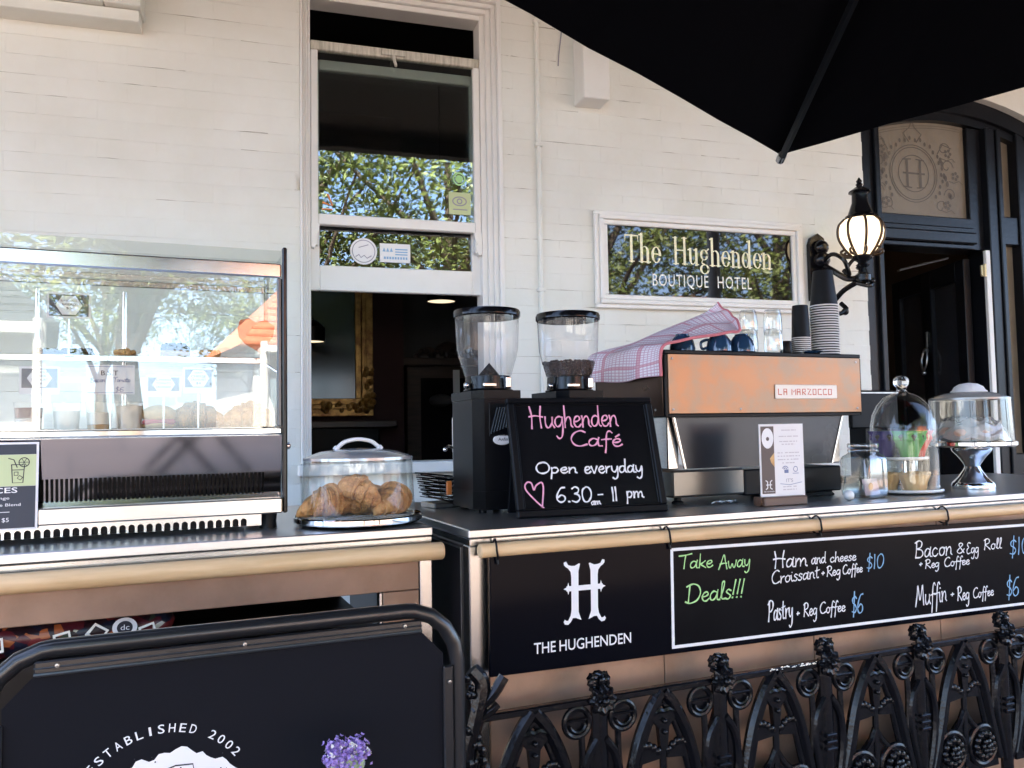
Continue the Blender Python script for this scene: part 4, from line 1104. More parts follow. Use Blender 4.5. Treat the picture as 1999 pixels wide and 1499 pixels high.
    for k in range(46):
        x, z = .95 + .20 * rg.random() ** .8, -.4835 + rg.uniform(-.005, .0015); s = rg.uniform(.002, .007)
        chip.face([(x, z + Z), (x + s * 1.8, z + Z + rg.uniform(-.001, .001)), (x + s * 1.2, z + Z + s * .6), (x + s * .3, z + Z + s * .5)], -.0146 - .0002 * (k % 5))
    stuff(chip.build("paint_chip", "letter_pale", t, 0, recalc=False))
    # leafy side bracket at the free left end
    sb = MB()
    up(sb, [(-.03, 0, -.36), (-.005, -.01, -.40), (-.02, -.01, -.48), (-.045, 0, -.6), (-.03, 0, -.8), (-.03, 0, GW + .05)], .022)
    up(sb, [(-.03, -.01, -.47), (.02, -.02, -.43), (.055, -.02, -.385)], .016); up(sb, [(-.03, -.01, -.50), (.015, -.02, -.47), (.035, -.02, -.455)], .012)
    for k in range(24): sb.sphere(rg.uniform(.010, .017), (rg.uniform(-.05, .0), -.012, rg.uniform(-.72, -.35)), 7, 5)
    sb.xf(Matrix.Translation((0, 0, Z))); sb.build("side_bracket", "iron_black", t)
railing()

# ------------------------------------------------------------------ espresso machine and what stands on it
def espresso_machine():
    t = thing("espresso_machine", "wide espresso machine with tarnished copper back panel on black feet", "espresso machine", 'R', (.868, .30, 0))
    W = .938
    MB().box(.012, W - .012, .012, .50, .322, .545, .003).build("body", "black_satin", t)
    MB().box(.014, W - .008, -.002, .0115, .330, .546, .001).build("back_panel", "copper_bright", t)
    MB().box(0, W, .0, .52, .546, .562, .003).box(0, .0125, .001, .52, .318, .545, .002).box(W - .0125, W, .001, .52, .318, .545, .002).box(.013, W - .013, .001, .02, .316, .3285, .002).build("edge_frame", "black_plastic", t)
    MB().box(-.004, -.0005, .012, .50, .322, .545, .001).build("side_panel", "copper_dark", t)
    for x, z in ((.03, .345), (.03, .53), (W - .03, .345), (W - .03, .53), (.33, .345)): MB().lathe([(.001, -.005), (.004, -.004), (.0048, -.002)], 12, (x, 0, z), 'y').build("screw", "steel_dull", t)
    MB().lathe([(.001, -.008), (.004, -.0065), (.0048, -.0045)], 12, (0, .06, .345), 'x').build("screw", "steel_dull", t)
    bd = MB().box(.492, .800, -.0085, -.0025, .382, .437, .006).build("badge", "badge_cream", t)
    # block-stroke maker's name
    m = MB(); X = .505; hh = .021; zz = .399
    gl = {'L': [[(0, 1), (0, 0), (.8, 0)]], 'A': [[(0, 0), (0, 1), (.75, 1), (.75, 0)], [(0, .5), (.75, .5)]], 'M': [[(0, 0), (0, 1), (.5, .45), (1, 1), (1, 0)]], 'R': [[(0, 0), (0, 1), (.75, 1), (.75, .5), (.1, .5), (.8, 0)]], 'Z': [[(0, 1), (.8, 1), (0, 0), (.9, 0)]], 'O': [[(0, 0), (0, 1), (.8, 1), (.8, 0), (0, 0)]], 'C': [[(.8, 1), (0, 1), (0, 0), (.9, 0)]], ' ': []}
    x = X
    for i, c in enumerate("LA MARZOCCO"):
        for st in gl[c]: m.ribbon([(x + a * .0185, zz + b * hh) for a, b in st], .0042, -.0089 - .0002 * (i % 3))
        x += .013 if c == ' ' else .0262
    m.build("lettering", "red_ink", bd, 0, recalc=False)
    # sloped mirror splash panel under the body and side glass
    MB().prism([(.055, .322), (.855, .322), (.79, .128), (.10, .128)], .03, .035).build("splash_panel", "dark_mirror", t, 0)
    MB().prism([(.855, .322), (.862, .322), (.797, .128), (.79, .128)], .026, .037).build("splash_edge", "steel", t); MB().prism([(.048, .322), (.055, .322), (.10, .128), (.093, .128)], .026, .037).build("splash_edge", "steel", t)
    MB().box(.035, .085, .05, .40, .126, .322, .004).build("group_body", "steel", t); MB().box(.80, .87, .06, .40, .126, .322, .004).build("group_body", "steel_dull", t)
    MB().box(.022, .345, .005, .45, .026, .125, .008).build("drip_tray", "pewter", t)
    MB().box(.347, .822, .008, .45, .020, .118, .006).build("tray_housing", "black_plastic", t)
    MB().box(.60, .78, .02, .3, 0, .019, .003).build("control_box", "black_plastic", t)
    for x in (.08, .80):
        for y in (.06, .40): MB().lathe([(.022, 0), (.022, .006), (.014, .012), (.014, .03)], 14, (x, y, 0), cap0=True).build("foot", "black_plastic", t)
    sp = MB()
    for k in range(5): sp.tube(catmull([(.15 + .02 * k, -.05 + .012 * (k % 2), .006), (.165 + .02 * k, -.058, .013), (.18 + .02 * k, -.048, .008)], 4), .003, 6)
    tag(sp.build("spring_coil", "steel_dull", None, k=K), "small bent metal clip lying beside the drip tray", "clip").matrix_world = Matrix.Translation(at('R', .868, .30, 0)) @ Matrix.Rotation(FRAME['R'][1], 4, 'Z')
pm("dark_mirror", (.035, .038, .045), .26, .45, rvar=.04, vscale=3); pm("pewter", (.20, .195, .18), .30, .85, rvar=.1, vscale=6)
espresso_machine()
MT = .562   # top of the machine

def paper_cups():
    me = MB().lathe([(.0565, .006), (.0555, .008), (.0395, .150), (.038, .152), (.001, .151)], 40).mesh("cup_body", "cup_black", K)
    rim = MB().lathe([(.0555, .0), (.0593, .001), (.0600, .003), (.0593, .005), (.0555, .006)], 40).mesh("rim", "cup_white", K)
    me2 = MB().lathe([(.0375, .004), (.0365, .006), (.0318, .136), (.0305, .138), (.001, .137)], 36).mesh("cup_body", "cup_black", K)
    rim2 = MB().lathe([(.0365, .0), (.0388, .0008), (.0392, .0024), (.0388, .0040), (.0365, .0046)], 36).mesh("rim", "cup_white", K)
    words = ["lowest", "second", "third", "fourth", "fifth", "sixth", "seventh", "eighth", "ninth", "tenth", "eleventh", "twelfth", "thirteenth", "fourteenth", "fifteenth", "sixteenth", "seventeenth", "eighteenth", "nineteenth", "twentieth"]
    for (u, v, n, dz, bm, rm, nm) in ((1.768, .45, 21, .0106, me, rim, "tall"), (1.638, .45, 10, .0082, me2, rim2, "short")):
        for i in range(n):
            pos = ("topmost of" if i == n - 1 else "lowest of" if i == 0 else words[i] + " from the bottom of")
            c = thing("paper_cup", f"upturned black paper cup with white rim, {pos} the {nm} cup stack", "cup", 'R', (u + ru(-.0012, .0012), v, MT + .002 + i * dz), ru(0, 6), "paper cups stacked on the espresso machine")
            for a, b in (("cup_body", bm), ("rim", rm)):
                o = bpy.data.objects.new(a, b); COL.objects.link(o); o.parent = c
paper_cups()

def tumblers_and_mugs():
    prof = [(.0325, .0), (.034, .003), (.0355, .02), (.035, .055), (.033, .085), (.030, .098), (.026, .100), (.001, .099)]
    def rib(a, z): return 1 + .03 * math.cos(a * 10) * (1 if z < .07 else .2)
    tm = MB().lathe(prof, 48, wob=rib).mesh("glass_tumbler", "tumbler_glass", K)
    k = 0
    for u, v, n in ((1.345, .42, 2), (1.433, .38, 2), (1.41, .52, 1)):
        for i in range(n):
            where = {0: "left glass stack", 1: "right glass stack", 2: "spot behind the right glass stack"}[k]
            o = bpy.data.objects.new("glass_tumbler", tm); COL.objects.link(o)
            o.location = at('R', u, v, MT + .001 + i * .077); o.rotation_euler = (0, 0, ru(0, 3))
            tag(o, f"upturned ribbed glass tumbler, {'upper' if i else 'lower'} one of the {where}" if n > 1 else "single upturned glass tumbler behind the right glass stack", "glass", "glass tumblers on the espresso machine")
        k += 1
    for u, v, rz, lab in ((1.155, .36, 2.9, "upturned glossy blue coffee cup under the towel edge, left of its pair"), (1.262, .36, .3, "upturned glossy blue coffee cup beside the glass tumblers"), (1.03, .42, 1.0, "upturned blue coffee cup mostly hidden beneath the towel")):
        c = thing("coffee_cup", lab, "cup", 'R', (u, v, MT + .001), rz, "blue coffee cups on the espresso machine")
        MB().lathe([(.046, 0), (.0492, .003), (.0488, .02), (.043, .045), (.032, .062), (.026, .066), (.025, .072), (.020, .073), (.001, .067)], 40).build("bowl", "cup_blue", c)
        MB().tube(catmull([(.046, 0, .018), (.068, 0, .014), (.072, 0, .036), (.056, 0, .046), (.038, 0, .048)], 5), .0055, 8).build("handle", "cup_blue", c)
    s = MB().lathe([(.001, .0), (.025, .001), (.038, .010), (.040, .012), (.025, .006), (.001, .005)], 36)
    single(s, "saucer", "cup_blue", "small blue saucer in front of the paper cup stacks", "saucer", 'R', (1.60, .345, MT + .001))
    s = MB().lathe([(.022, 0), (.0235, .003), (.0235, .056), (.021, .060), (.001, .060)], 28)
    single(s, "black_canister", "black_plastic", "small black canister between the glasses and paper cups", "canister", 'R', (1.54, .43, MT + .001))
tumblers_and_mugs()

def tea_towel():
    F = [(.845, .29, .464), (.848, .295, .532), (.868, .30, .580), (.963, .33, .594), (1.074, .33, .620), (1.173, .33, .640), (1.216, .33, .640), (1.241, .34, .662)]
    M_ = [(.842, .55, .462), (.846, .55, .53), (.868, .55, .583), (.98, .55, .612), (1.10, .55, .668), (1.20, .55, .695), (1.30, .52, .715), (1.33, .50, .730)]
    B = [(.840, .84, .470), (.844, .84, .53), (.868, .84, .583), (.98, .80, .622), (1.10, .78, .666), (1.22, .74, .715), (1.33, .68, .770), (1.37, .64, .800)]
    cf, cm, cb = catmull(F, 6), catmull(M_, 6), catmull(B, 6)
    n = len(cf) - 1
    def P(a, b, off=0.0):
        x = a * n; i = min(int(x), n - 1); f = x - i
        A, Mm, C = cf[i].lerp(cf[i + 1], f), cm[i].lerp(cm[i + 1], f), cb[i].lerp(cb[i + 1], f)
        p = A * (1 - b) * (1 - 2 * b) + Mm * 4 * b * (1 - b) + C * b * (2 * b - 1)
        p.z += .006 * math.sin(b * 14 + a * 5) * a + .004 * math.sin(a * 17 + b * 9)
        p.x += (.006 * math.sin(b * 17)) * (1 - a)
        return p
    t = thing("tea_towel", "red and white checked tea towel draped over cups on the espresso machine", "towel", 'R', (0, 0, 0))
    g = MB().grid(lambda a, b: P(a, b), 70, 46)
    o = g.build("cloth", "towel_check", t, 60, recalc=False)
    md = o.modifiers.new("thickness", 'SOLIDIFY'); md.thickness = .003
    MB().tube([P(i / 40, 0) for i in range(41)], .006, 6).build("hem", "hem_red", t)
    MB().tube([P(1, i / 30) for i in range(31)], .0085, 6, flat=.6).build("hem", "hem_red", t)
pm("hem_red", (.62, .20, .24), .9, bump=(200, .5, .002))
tea_towel()

# ------------------------------------------------------------------ grinders, chalkboard and small things on the coffee counter
def grinder(u, v, label, beans, rz=0.0):
    t = thing("coffee_grinder", label, "coffee grinder", 'R', (u, v, 0), rz, "coffee grinders on the counter")
    a, b, c = .090, .130, .055
    oct_ = [(-a, -b + c), (-a + c * .45, -b), (a - c * .45, -b), (a, -b + c), (a, b), (-a, b)]
    MB().prismz(oct_, .014, .388).build("body", "black_satin", t, 20)
    o2 = [(x * 1.02, y * 1.02) for x, y in oct_]
    MB().prismz(o2, .012, .075).build("plinth", "black_plastic", t, 20)
    MB().prismz([(x * 1.035, y * 1.035) for x, y in oct_], .389, .418).build("top_cap", "black_plastic", t, 20)
    vt = MB()
    for k in range(8): vt.box(-.012, -.004, -.003, .001, .25 + k * .012, .257 + k * .012)
    vt.xf(Matrix.Translation((-.096, -b + .028, .03)) @ Matrix.Rotation(R(-41), 4, 'Z') @ Matrix.Rotation(R(25), 4, 'Y'))
    gr = MB().box(-.050, .055, -b - .004, -b + .001, .26, .375, .002)
    gr.build("grille", "black_plastic", t)
    lv = MB()
    for k in range(8): lv.tube([(-.045 + k * .011, -b - .005, .27 + .004 * k), (-.02 + k * .0095, -b - .005, .36)], .003, 6)
    lv.build("louvre", "black_gloss", t)
    bd = MB().lathe([(.001, -.003), (.024, -.003), (.026, 0)], 28, (-.002, -b - .001, .249), 'y'); bd.v = [(-.002 + (x + .002) * 1.3, y, z if True else z) for x, y, z in bd.v]; bd.v = [(x, y, .249 + (z - .249) * .72) for x, y, z in bd.v]
    o = bd.build("badge", "white_plastic", t)
    text(o, "Anfim", -.018, .022, .245, .011, -b - .0047, "dark_ink")
    nk = MB().lathe([(.088, .418), (.090, .424), (.084, .428), (.081, .472)], 36); nk.build("neck", "black_gloss", t)
    ad = MB().box(-.055, -.005, -.100, -.085, .432, .446, .003).box(.03, .05, -.098, -.085, .43, .466, .002).sphere(.012, (-.092, -.03, .44), 10, 6); ad.build("adjuster", "steel", t)
    hp = [(.080, .472), (.084, .476), (.103, .540), (.110, .57), (.1165, .70)]
    MB().lathe(hp, 48).build("hopper", "hopper_smoke", t)
    MB().lathe([(.1172, .684), (.1205, .688), (.1205, .702), (.117, .710), (.06, .715), (.001, .716)], 48).build("hopper_lid", "black_gloss", t)
    MB().lathe([(.0795, .473), (.079, .474), (.001, .474)], 32).build("hopper_base", "black_plastic", t)
    if beans:
        bm = MB().lathe([(.078, .476), (.088, .500), (.094, .522), (.06, .530), (.001, .526)], 40); bm.build("bean_heap", "beans", t)
        rg = random.Random(4); bb = MB()
        for i in range(420):
            r, a2 = .094 * rg.random() ** .5, rg.random() * 6.283
            bb.sphere(.0058, (r * math.cos(a2), r * math.sin(a2), .527 + rg.uniform(-.004, .004)), 6, 4, sx=1.25, sz=.7)
        for i in range(160):
            z = rg.uniform(.48, .524); r = .081 + (z - .472) * .32; a2 = rg.random() * 6.283
            bb.sphere(.0055, (r * math.cos(a2) * .955, r * math.sin(a2) * .955, z), 6, 4, sz=1.2)
        stuff(bb.build("coffee_beans", "beans", t))
    else:
        MB().lathe([(.044, .474), (.036, .484), (.001, .522)], 6, (.006, 0, 0)).build("hopper_cone", "black_plastic", t, 0)
    for sx in (-1, 1):
        for sy in (-1, 1): MB().cyl(.014, 0, .013, (sx * .062, sy * .09, 0), 12).build("foot", "black_plastic", t)
grinder(.273, .53, "black coffee grinder with empty clear hopper, left of the pair", False)
grinder(.598, .53, "black coffee grinder holding coffee beans, right of the pair", True)

def chalk_board():
    t = thing("chalkboard_sign", "black framed easel chalkboard with pink and white opening hours", "chalkboard", 'R', (.236, .198, 0))
    a = R(.25); t.rotation_euler = Matrix.Rotation(a, 4, 'Z').to_euler()
    t.rotation_euler = (Matrix.Rotation(a, 3, 'Z') @ Matrix.Rotation(R(-16), 3, 'X')).to_euler()
    W, H = .528, .400
    f = MB()
    for x0, x1, z0, z1 in ((0, W, 0, .024), (0, W, H - .020, H), (0, .024, .024, H - .020), (W - .024, W, .024, H - .020)): f.box(x0, x1, -.012, .012, z0, z1, .004)
    f.build("frame", "black_satin", t)
    f = MB()
    for x0, x1, z0, z1 in ((.024, W - .024, .024, .030), (.024, W - .024, H - .026, H - .020), (.024, .030, .030, H - .026), (W - .030, W - .024, .030, H - .026)): f.box(x0, x1, -.006, .008, z0, z1, .002)
    f.build("inner_lip", "black_plastic", t)
    MB().box(.028, W - .028, -.002, .006, .028, H - .024).build("slate", "chalkboard", t, 0)
    for x in (.03, W - .06): MB().box(x, x + .03, .0, .012, -.355, .0, .003).build("easel_leg", "black_satin", t, loc=(0, .013, .36), rot=(R(30), 0, 0))
    y = -.0028; wd = .0052
    for s, x0, z0, x1, z1, h, m in [('Hughenden', .074, .295, .394, .299, .078, 'p'), ("Cafe'", .209, .233, .398, .227, .053, 'p'), ('Open', .076, .143, .222, .141, .038, 'w'), ('everyday', .245, .138, .46, .136, .046, 'w'), ('6.30', .135, .047, .263, .043, .05, 'w'), ('am', .256, .033, .289, .034, .022, 'w'), ('-', .281, .056, .303, .056, .023, 'w'), ('11', .331, .043, .353, .044, .045, 'w'), ('pm', .384, .051, .449, .05, .042, 'w')]:
        hand(t, s, x0, z0, x1, z1, h, y, "chalk_pink" if m == 'p' else "chalk_white", wd if h > .03 else .004, .05)
    hp = catmull([(x, z, 0) for x, z in ((.091, .03), (.066, .055), (.04, .086), (.035, .104), (.045, .116), (.058, .112), (.064, .09), (.073, .104), (.092, .114), (.097, .1), (.094, .075), (.086, .034))], 5)
    MB().ribbon([(p.x, p.y) for p in hp], .0052, y).build("heart", "chalk_pink", t, 0, recalc=False)
chalk_board()

def card_stand():
    t = thing("card_holder", "white advertising card upright in a small dark wooden block", "card", 'R', (1.225, .115, 0))
    MB().box(-.105, .085, -.03, .035, .0, .032, .004).build("base", "brown_wood", t); MB().lathe([(.001, -.115), (.016, -.113), (.016, -.105)], 14, (0, -.002, .016), 'x').build("knob", "brown_wood", t)
    c = MB().box(-.098, .098, -.0015, .0015, .030, .286).build("card", "paper", t, 0)
    MB().box(-.092, -.035, -.0022, -.0016, .042, .278).build("brown_band", "card_brown", c, 0)
    MB().disc(-.063, .236, .026, -.0026, 24, .036).build("round_mark", "white_ink", c, 0, recalc=False)
    MB().disc(-.063, .234, .007, -.0030, 16).build("round_mark", "card_brown", c, 0, recalc=False)
    p = MB().face([(-.0355, .185), (-.055, .165), (-.05, .150), (-.0355, .135)], -.0026); p.build("leaf_print", "pastry_pale", c, 0, recalc=False)
    hm = MB()
    for s in (-1, 1): hm.ribbon([(-.063 + s * .013, .088), (-.063 + s * .006, .084), (-.063 + s * .006, .062), (-.063 + s * .013, .058)], .004, -.0027)
    hm.ribbon([(-.075, .073), (-.051, .073)], .003, -.003); hm.build("emblem", "white_ink", c, 0, recalc=False)
    text(c, "THE HUGHENDEN", -.086, -.040, .0475, .004, -.0026, "white_ink")
    g = MB()
    for z, a, b in ((.262, .0, .065), (.240, -.012, .078), (.222, -.01, .07), (.212, .0, .06), (.182, -.02, .08), (.170, -.02, .08), (.158, -.02, .08), (.146, .0, .055), (.062, .0, .06), (.052, .0, .06)):
        x = a
        while x < b: g.box(x, min(b, x + ru(.006, .014)), -.0022, -.0016, z, z + .0035); x += ru(.012, .018)
    g.build("small_print", "pale_ink", c, 0); text(c, "IT'S", .015, .045, .080, .012, -.0020, "grey_ink", "print")
    ic = MB()
    for r in (.008, .014): ic.ribbon([(.012 + r * math.cos(R(q)), .122 + r * math.sin(R(q))) for q in range(30, 160, 12)], .003, -.0021)
    ic.box(.008, .026, -.0022, -.0016, .112, .124).ring(.058, .125, .009, .0025, -.0021).box(.045, .072, -.0018, -.0016, .109, .111).ribbon([(-.012, .075), (.03, .070), (.085, .078)], .0018, -.0021); ic.build("icon", "ink_blue", c, 0, recalc=False)
pm("pale_ink", (.55, .52, .55), .7); pm("ink_blue", (.16, .20, .36), .6)
card_stand()

def jar(u, v, label, note):
    t = thing("glass_jar", label, "jar", 'R', (u, v, 0), .12, "square glass jars on the counter")
    def sq(hw, r, z):
        pts = []
        for cx, cy, a0 in ((1, 1, 0), (-1, 1, 90), (-1, -1, 180), (1, -1, 270)):
            for q in range(5): pts.append((cx * (hw - r) + r * math.cos(R(a0 + q * 22.5)), cy * (hw - r) + r * math.sin(R(a0 + q * 22.5)), z))
        return pts
    rows = [sq(.054, .016, .002), sq(.062, .018, .010), sq(.064, .018, .03), sq(.064, .018, .145), sq(.061, .026, .158), sq(.056, .05, .168), sq(.054, .054, .173), sq(.057, .057, .177), sq(.057, .057, .183), sq(.054, .054, .187), sq(.057, .057, .193), sq(.057, .057, .203), sq(.055, .055, .207)]
    mb = MB(); vs = []; fs = []; n = 20
    for r in rows: vs += r
    for j in range(len(rows) - 1):
        for i in range(n): fs.append((j * n + i, j * n + (i + 1) % n, (j + 1) * n + (i + 1) % n, (j + 1) * n + i))
    fs.append(tuple(range(n))); mb.add(vs, fs); mb.build("body", "tumbler_glass", t, 50)
    MB().add([(x * .93, y * .93, z + .006) for x, y, z in vs[:n * 4]], [f for f in fs if max(f) < n * 4]).build("inner_wall", "jar_glass", t, 50)
    if note:
        nb = single(MB().box(-.042, .042, -.001, .001, 0, .062).xf(Matrix.Rotation(R(-14), 4, 'X')), "banknote", "note_pink", "pinkish banknote tucked inside the glass tip jar", "banknote", 'R', (u + .004, v - .036, .012), .12)
        text(nb, "5", .022, .036, .036, .018, -.012, "dark_ink", k=K)
        MB().disc(-.025, .034, .014, -.0105, 16).build("oval_print", "gilt", nb, 0, recalc=False, k=K)
pm("note_pink", (.60, .42, .46), .7, col2=(.72, .66, .62), vscale=18)
jar(1.675, .18, "square glass tip jar with a banknote inside, beside the cloche", True)
jar(2.135, .44, "empty square glass jar standing behind the cloche", False)
single(MB().sphere(.0193, (0, 0, .0193), 20, 12), "white_ball", "white_china", "small round white ball in front of the tip jar", "ball", 'R', (1.535, .12, 0))

def cloche():
    u, v = 1.967, .25
    t = thing("glass_cloche", "tall clear glass cloche with round knob over tiered plates", "cloche", 'R', (u, v, 0))
    pr = [(.127, .014), (.127, .22), (.1245, .27), (.116, .315), (.099, .352), (.071, .384), (.043, .400), (.025, .406), (.020, .412)]
    MB().lathe(pr, 56).build("dome", "jar_glass", t); MB().lathe([(r - .008, z - (.004 if z > .3 else 0)) for r, z in pr[:-2]], 56).build("inner_dome", "clear_soft", t)
    MB().lathe([(.020, .410), (.016, .418), (.021, .426), (.028, .438), (.030, .450), (.027, .462), (.017, .471), (.001, .474)], 28, cap0=True).build("knob", "solid_glass", t)
    MB().lathe([(.001, .0), (.09, .001), (.125, .004), (.138, .010), (.1405, .015), (.139, .020), (.125, .014), (.001, .010)], 56).build("base_plate", "white_china", t)
    s = thing("cake_tier", "white upper plate on a slim post inside the glass cloche", "plate", 'R', (u, v, .012))
    MB().lathe([(.001, .120), (.07, .120), (.085, .122), (.0905, .126), (.091, .133), (.088, .135), (.07, .128), (.001, .127)], 48).build("plate", "white_china", s); MB().lathe([(.02, 0), (.012, .006), (.007, .02), (.007, .12), (.03, .1215)], 16).build("post", "steel", s)
    def muffin(du, dv, m, col, rz, sc=1.0):
        q = thing("muffin", f"muffin in pleated {col} paper wrap on the upper plate", "muffin", 'R', (u + du, v + dv, .142), rz, "wrapped muffins inside the cloche")
        w = lambda a, z: 1 + (.02 + .12 * max(0, (z - .03)) / .07) * math.cos(a * 7)
        MB().lathe([(.032 * sc, 0), (.040 * sc, .03), (.056 * sc, .065), (.062 * sc, .075), (.058 * sc, .092), (.064 * sc, .108)], 56, wob=w).build("paper_wrap", m, q)
        MB().lathe([(.056 * sc, .07), (.058 * sc, .088), (.045 * sc, .103), (.02 * sc, .11), (.001, .111)], 28).build("cake_top", "cake_dark" if col != "red" else "pastry_pale", q)
    muffin(-.018, -.040, "paper_green", "green", .2, .98); muffin(.062, -.004, "paper_red", "red", 1.0, .92); muffin(-.055, .045, "paper_purple", "purple", 2.0, .92)
    def pie(du, dv, lab, rz):
        q = thing("pie", lab, "pie", 'R', (u + du, v + dv, .0105), rz, "pale pastry tarts inside the cloche")
        w = lambda a, z: 1 + (.012 + .10 * max(0, z - .03) / .05) * math.cos(a * 9)
        MB().lathe([(.040, 0), (.045, .03), (.056, .066), (.050, .072), (.043, .062), (.001, .060)], 54, wob=w).build("crust", "pastry_pale", q)
        cr = MB(); rg = random.Random(int(rz * 10))
        for i in range(22):
            a, r = rg.random() * 6.28, .036 * rg.random() ** .5; cr.sphere(.011, (r * math.cos(a), r * math.sin(a), .063), 7, 5)
        cr.build("crumble", "cake_golden", q)
    pie(-.02, -.062, "pale crumble tart at the front of the lower cloche plate", .3); pie(.066, .008, "pale crumble tart at the right of the lower cloche plate", 1.4); pie(-.066, .035, "pale crumble tart at the left of the lower cloche plate", 2.2)
cloche()

def cake_stand():
    u, v = 2.355, .25
    t = thing("cake_stand", "tall silver pedestal cake stand at the right end of the counter", "cake stand", 'R', (u, v, 0))
    MB().lathe([(.001, 0), (.081, .0), (.084, .012), (.080, .026), (.074, .032), (.056, .05), (.034, .082), (.029, .095), (.034, .106), (.054, .135), (.076, .160), (.079, .172), (.072, .176)], 48).build("pedestal", "chrome", t)
    MB().lathe([(.001, .178), (.164, .178), (.172, .184), (.172, .198), (.167, .202), (.162, .196), (.001, .194)], 56).build("plate", "chrome", t)
    c = thing("cake_cover", "clear plastic cake cover with white domed handle on the silver stand", "cake cover", 'R', (u, v, .198))
    MB().lathe([(.161, .0), (.154, .178)], 64).build("side_wall", "clear_acrylic", c); MB().lathe([(.1545, .176), (.154, .184), (.11, .202), (.06, .212), (.001, .214)], 56).build("lid", "lid_grey", c)
    MB().lathe([(.069, .208), (.071, .213), (.063, .219), (.055, .233), (.035, .245), (.001, .250)], 36).build("handle", "white_plastic", c)
    q = MB().grid(lambda a, b: ((.035 + .112 * b ** .6) * math.cos(a * 6.2832), (.035 + .112 * b ** .6) * math.sin(a * 6.2832), .01 + .088 * (1 - b ** 2.2) + .008 * math.sin(a * 50 + b * 9) + .006 * math.sin(b * 20 + a * 12)), 72, 16); q.uv = None
    q.lathe([(.036, .10), (.001, .105)], 24)
    p = thing("wrapped_pastry", "pile of pink pastries under cling film on the silver stand", "pastry", 'R', (u, v, .195))
    b = MB(); rg = random.Random(8)
    for i in range(9):
        a = i * .7; r = .088 if i < 8 else 0; b.sphere(.045, (r * math.cos(a), r * math.sin(a), .038), 16, 9, sz=.75, sx=1.15)
    b.build("pastries", "wrap_pastry", p); q.build("cling_wrap", "cling_film", p, 60)
pm("lid_grey", (.34, .35, .34), .25, .3)
cake_stand()

def till_and_trays():
    t = thing("card_terminal", "black point of sale screen on the far side of the counter", "till", 'R', (2.17, .72, 0))
    MB().box(0, .30, 0, .025, .26, .44, .006).build("screen", "black_satin", t); MB().box(.1, .2, .02, .12, .03, .28, .005).build("stand", "black_plastic", t); MB().box(.02, .28, -.05, .18, 0, .03, .005).build("base", "black_plastic", t); MB().box(.0, .30, -.003, -.0005, .425, .431).build("screen_edge", "steel_dull", t)
    MB().box(.02, .20, -.16, -.06, .0, .20, .01).build("cash_printer", "black_plastic", t)
    t = thing("tray_stack", "stack of dark wire grill trays behind the left grinder", "tray", 'R', (.10, .74, 0), .2)
    for k in range(6):
        m = MB(); z = .026 + k * .016; q = k * .006
        P = [(-.02 - q, -.06, z + .02), (.05, -.09, z), (.16, -.09, z), (.16, .06, z), (.02 - q, .06, z + .02)]
        m.tube(P, .0035, 6, closed=True)
        for i in range(5): m.tube([(.0 + i * .03 - q * .5, -.075, z + .012 - i * .003), (.01 + i * .03 - q * .5, .06, z + .012 - i * .003)], .002, 5)
        m.build("wire_tray", "iron_black", t)
    MB().box(.0, .14, -.07, .04, 0, .02, .004).build("base", "steel_dull", t)
    single(MB().box(-.012, .012, -.004, .004, 0, .05, .004), "orange_tag", "orange_plastic", "small orange plastic tag beside the left grinder", "tag", 'R', (.152, .62, .052), .3)
    t = thing("steel_dispenser", "slim upright steel tube with a small tap behind the left grinder", "dispenser", 'R', (.222, .75, 0))
    MB().lathe([(.03, 0), (.03, .01), (.009, .02), (.009, .20), (.011, .205), (.011, .33), (.007, .335), (.007, .42), (.001, .425)], 16).build("tube", "steel", t); MB().tube(catmull([(0, 0, .215), (-.03, -.01, .225), (-.045, -.02, .215)], 4), .005, 8).sphere(.008, (-.046, -.02, .213), 8, 6).build("tap", "chrome", t)
till_and_trays()

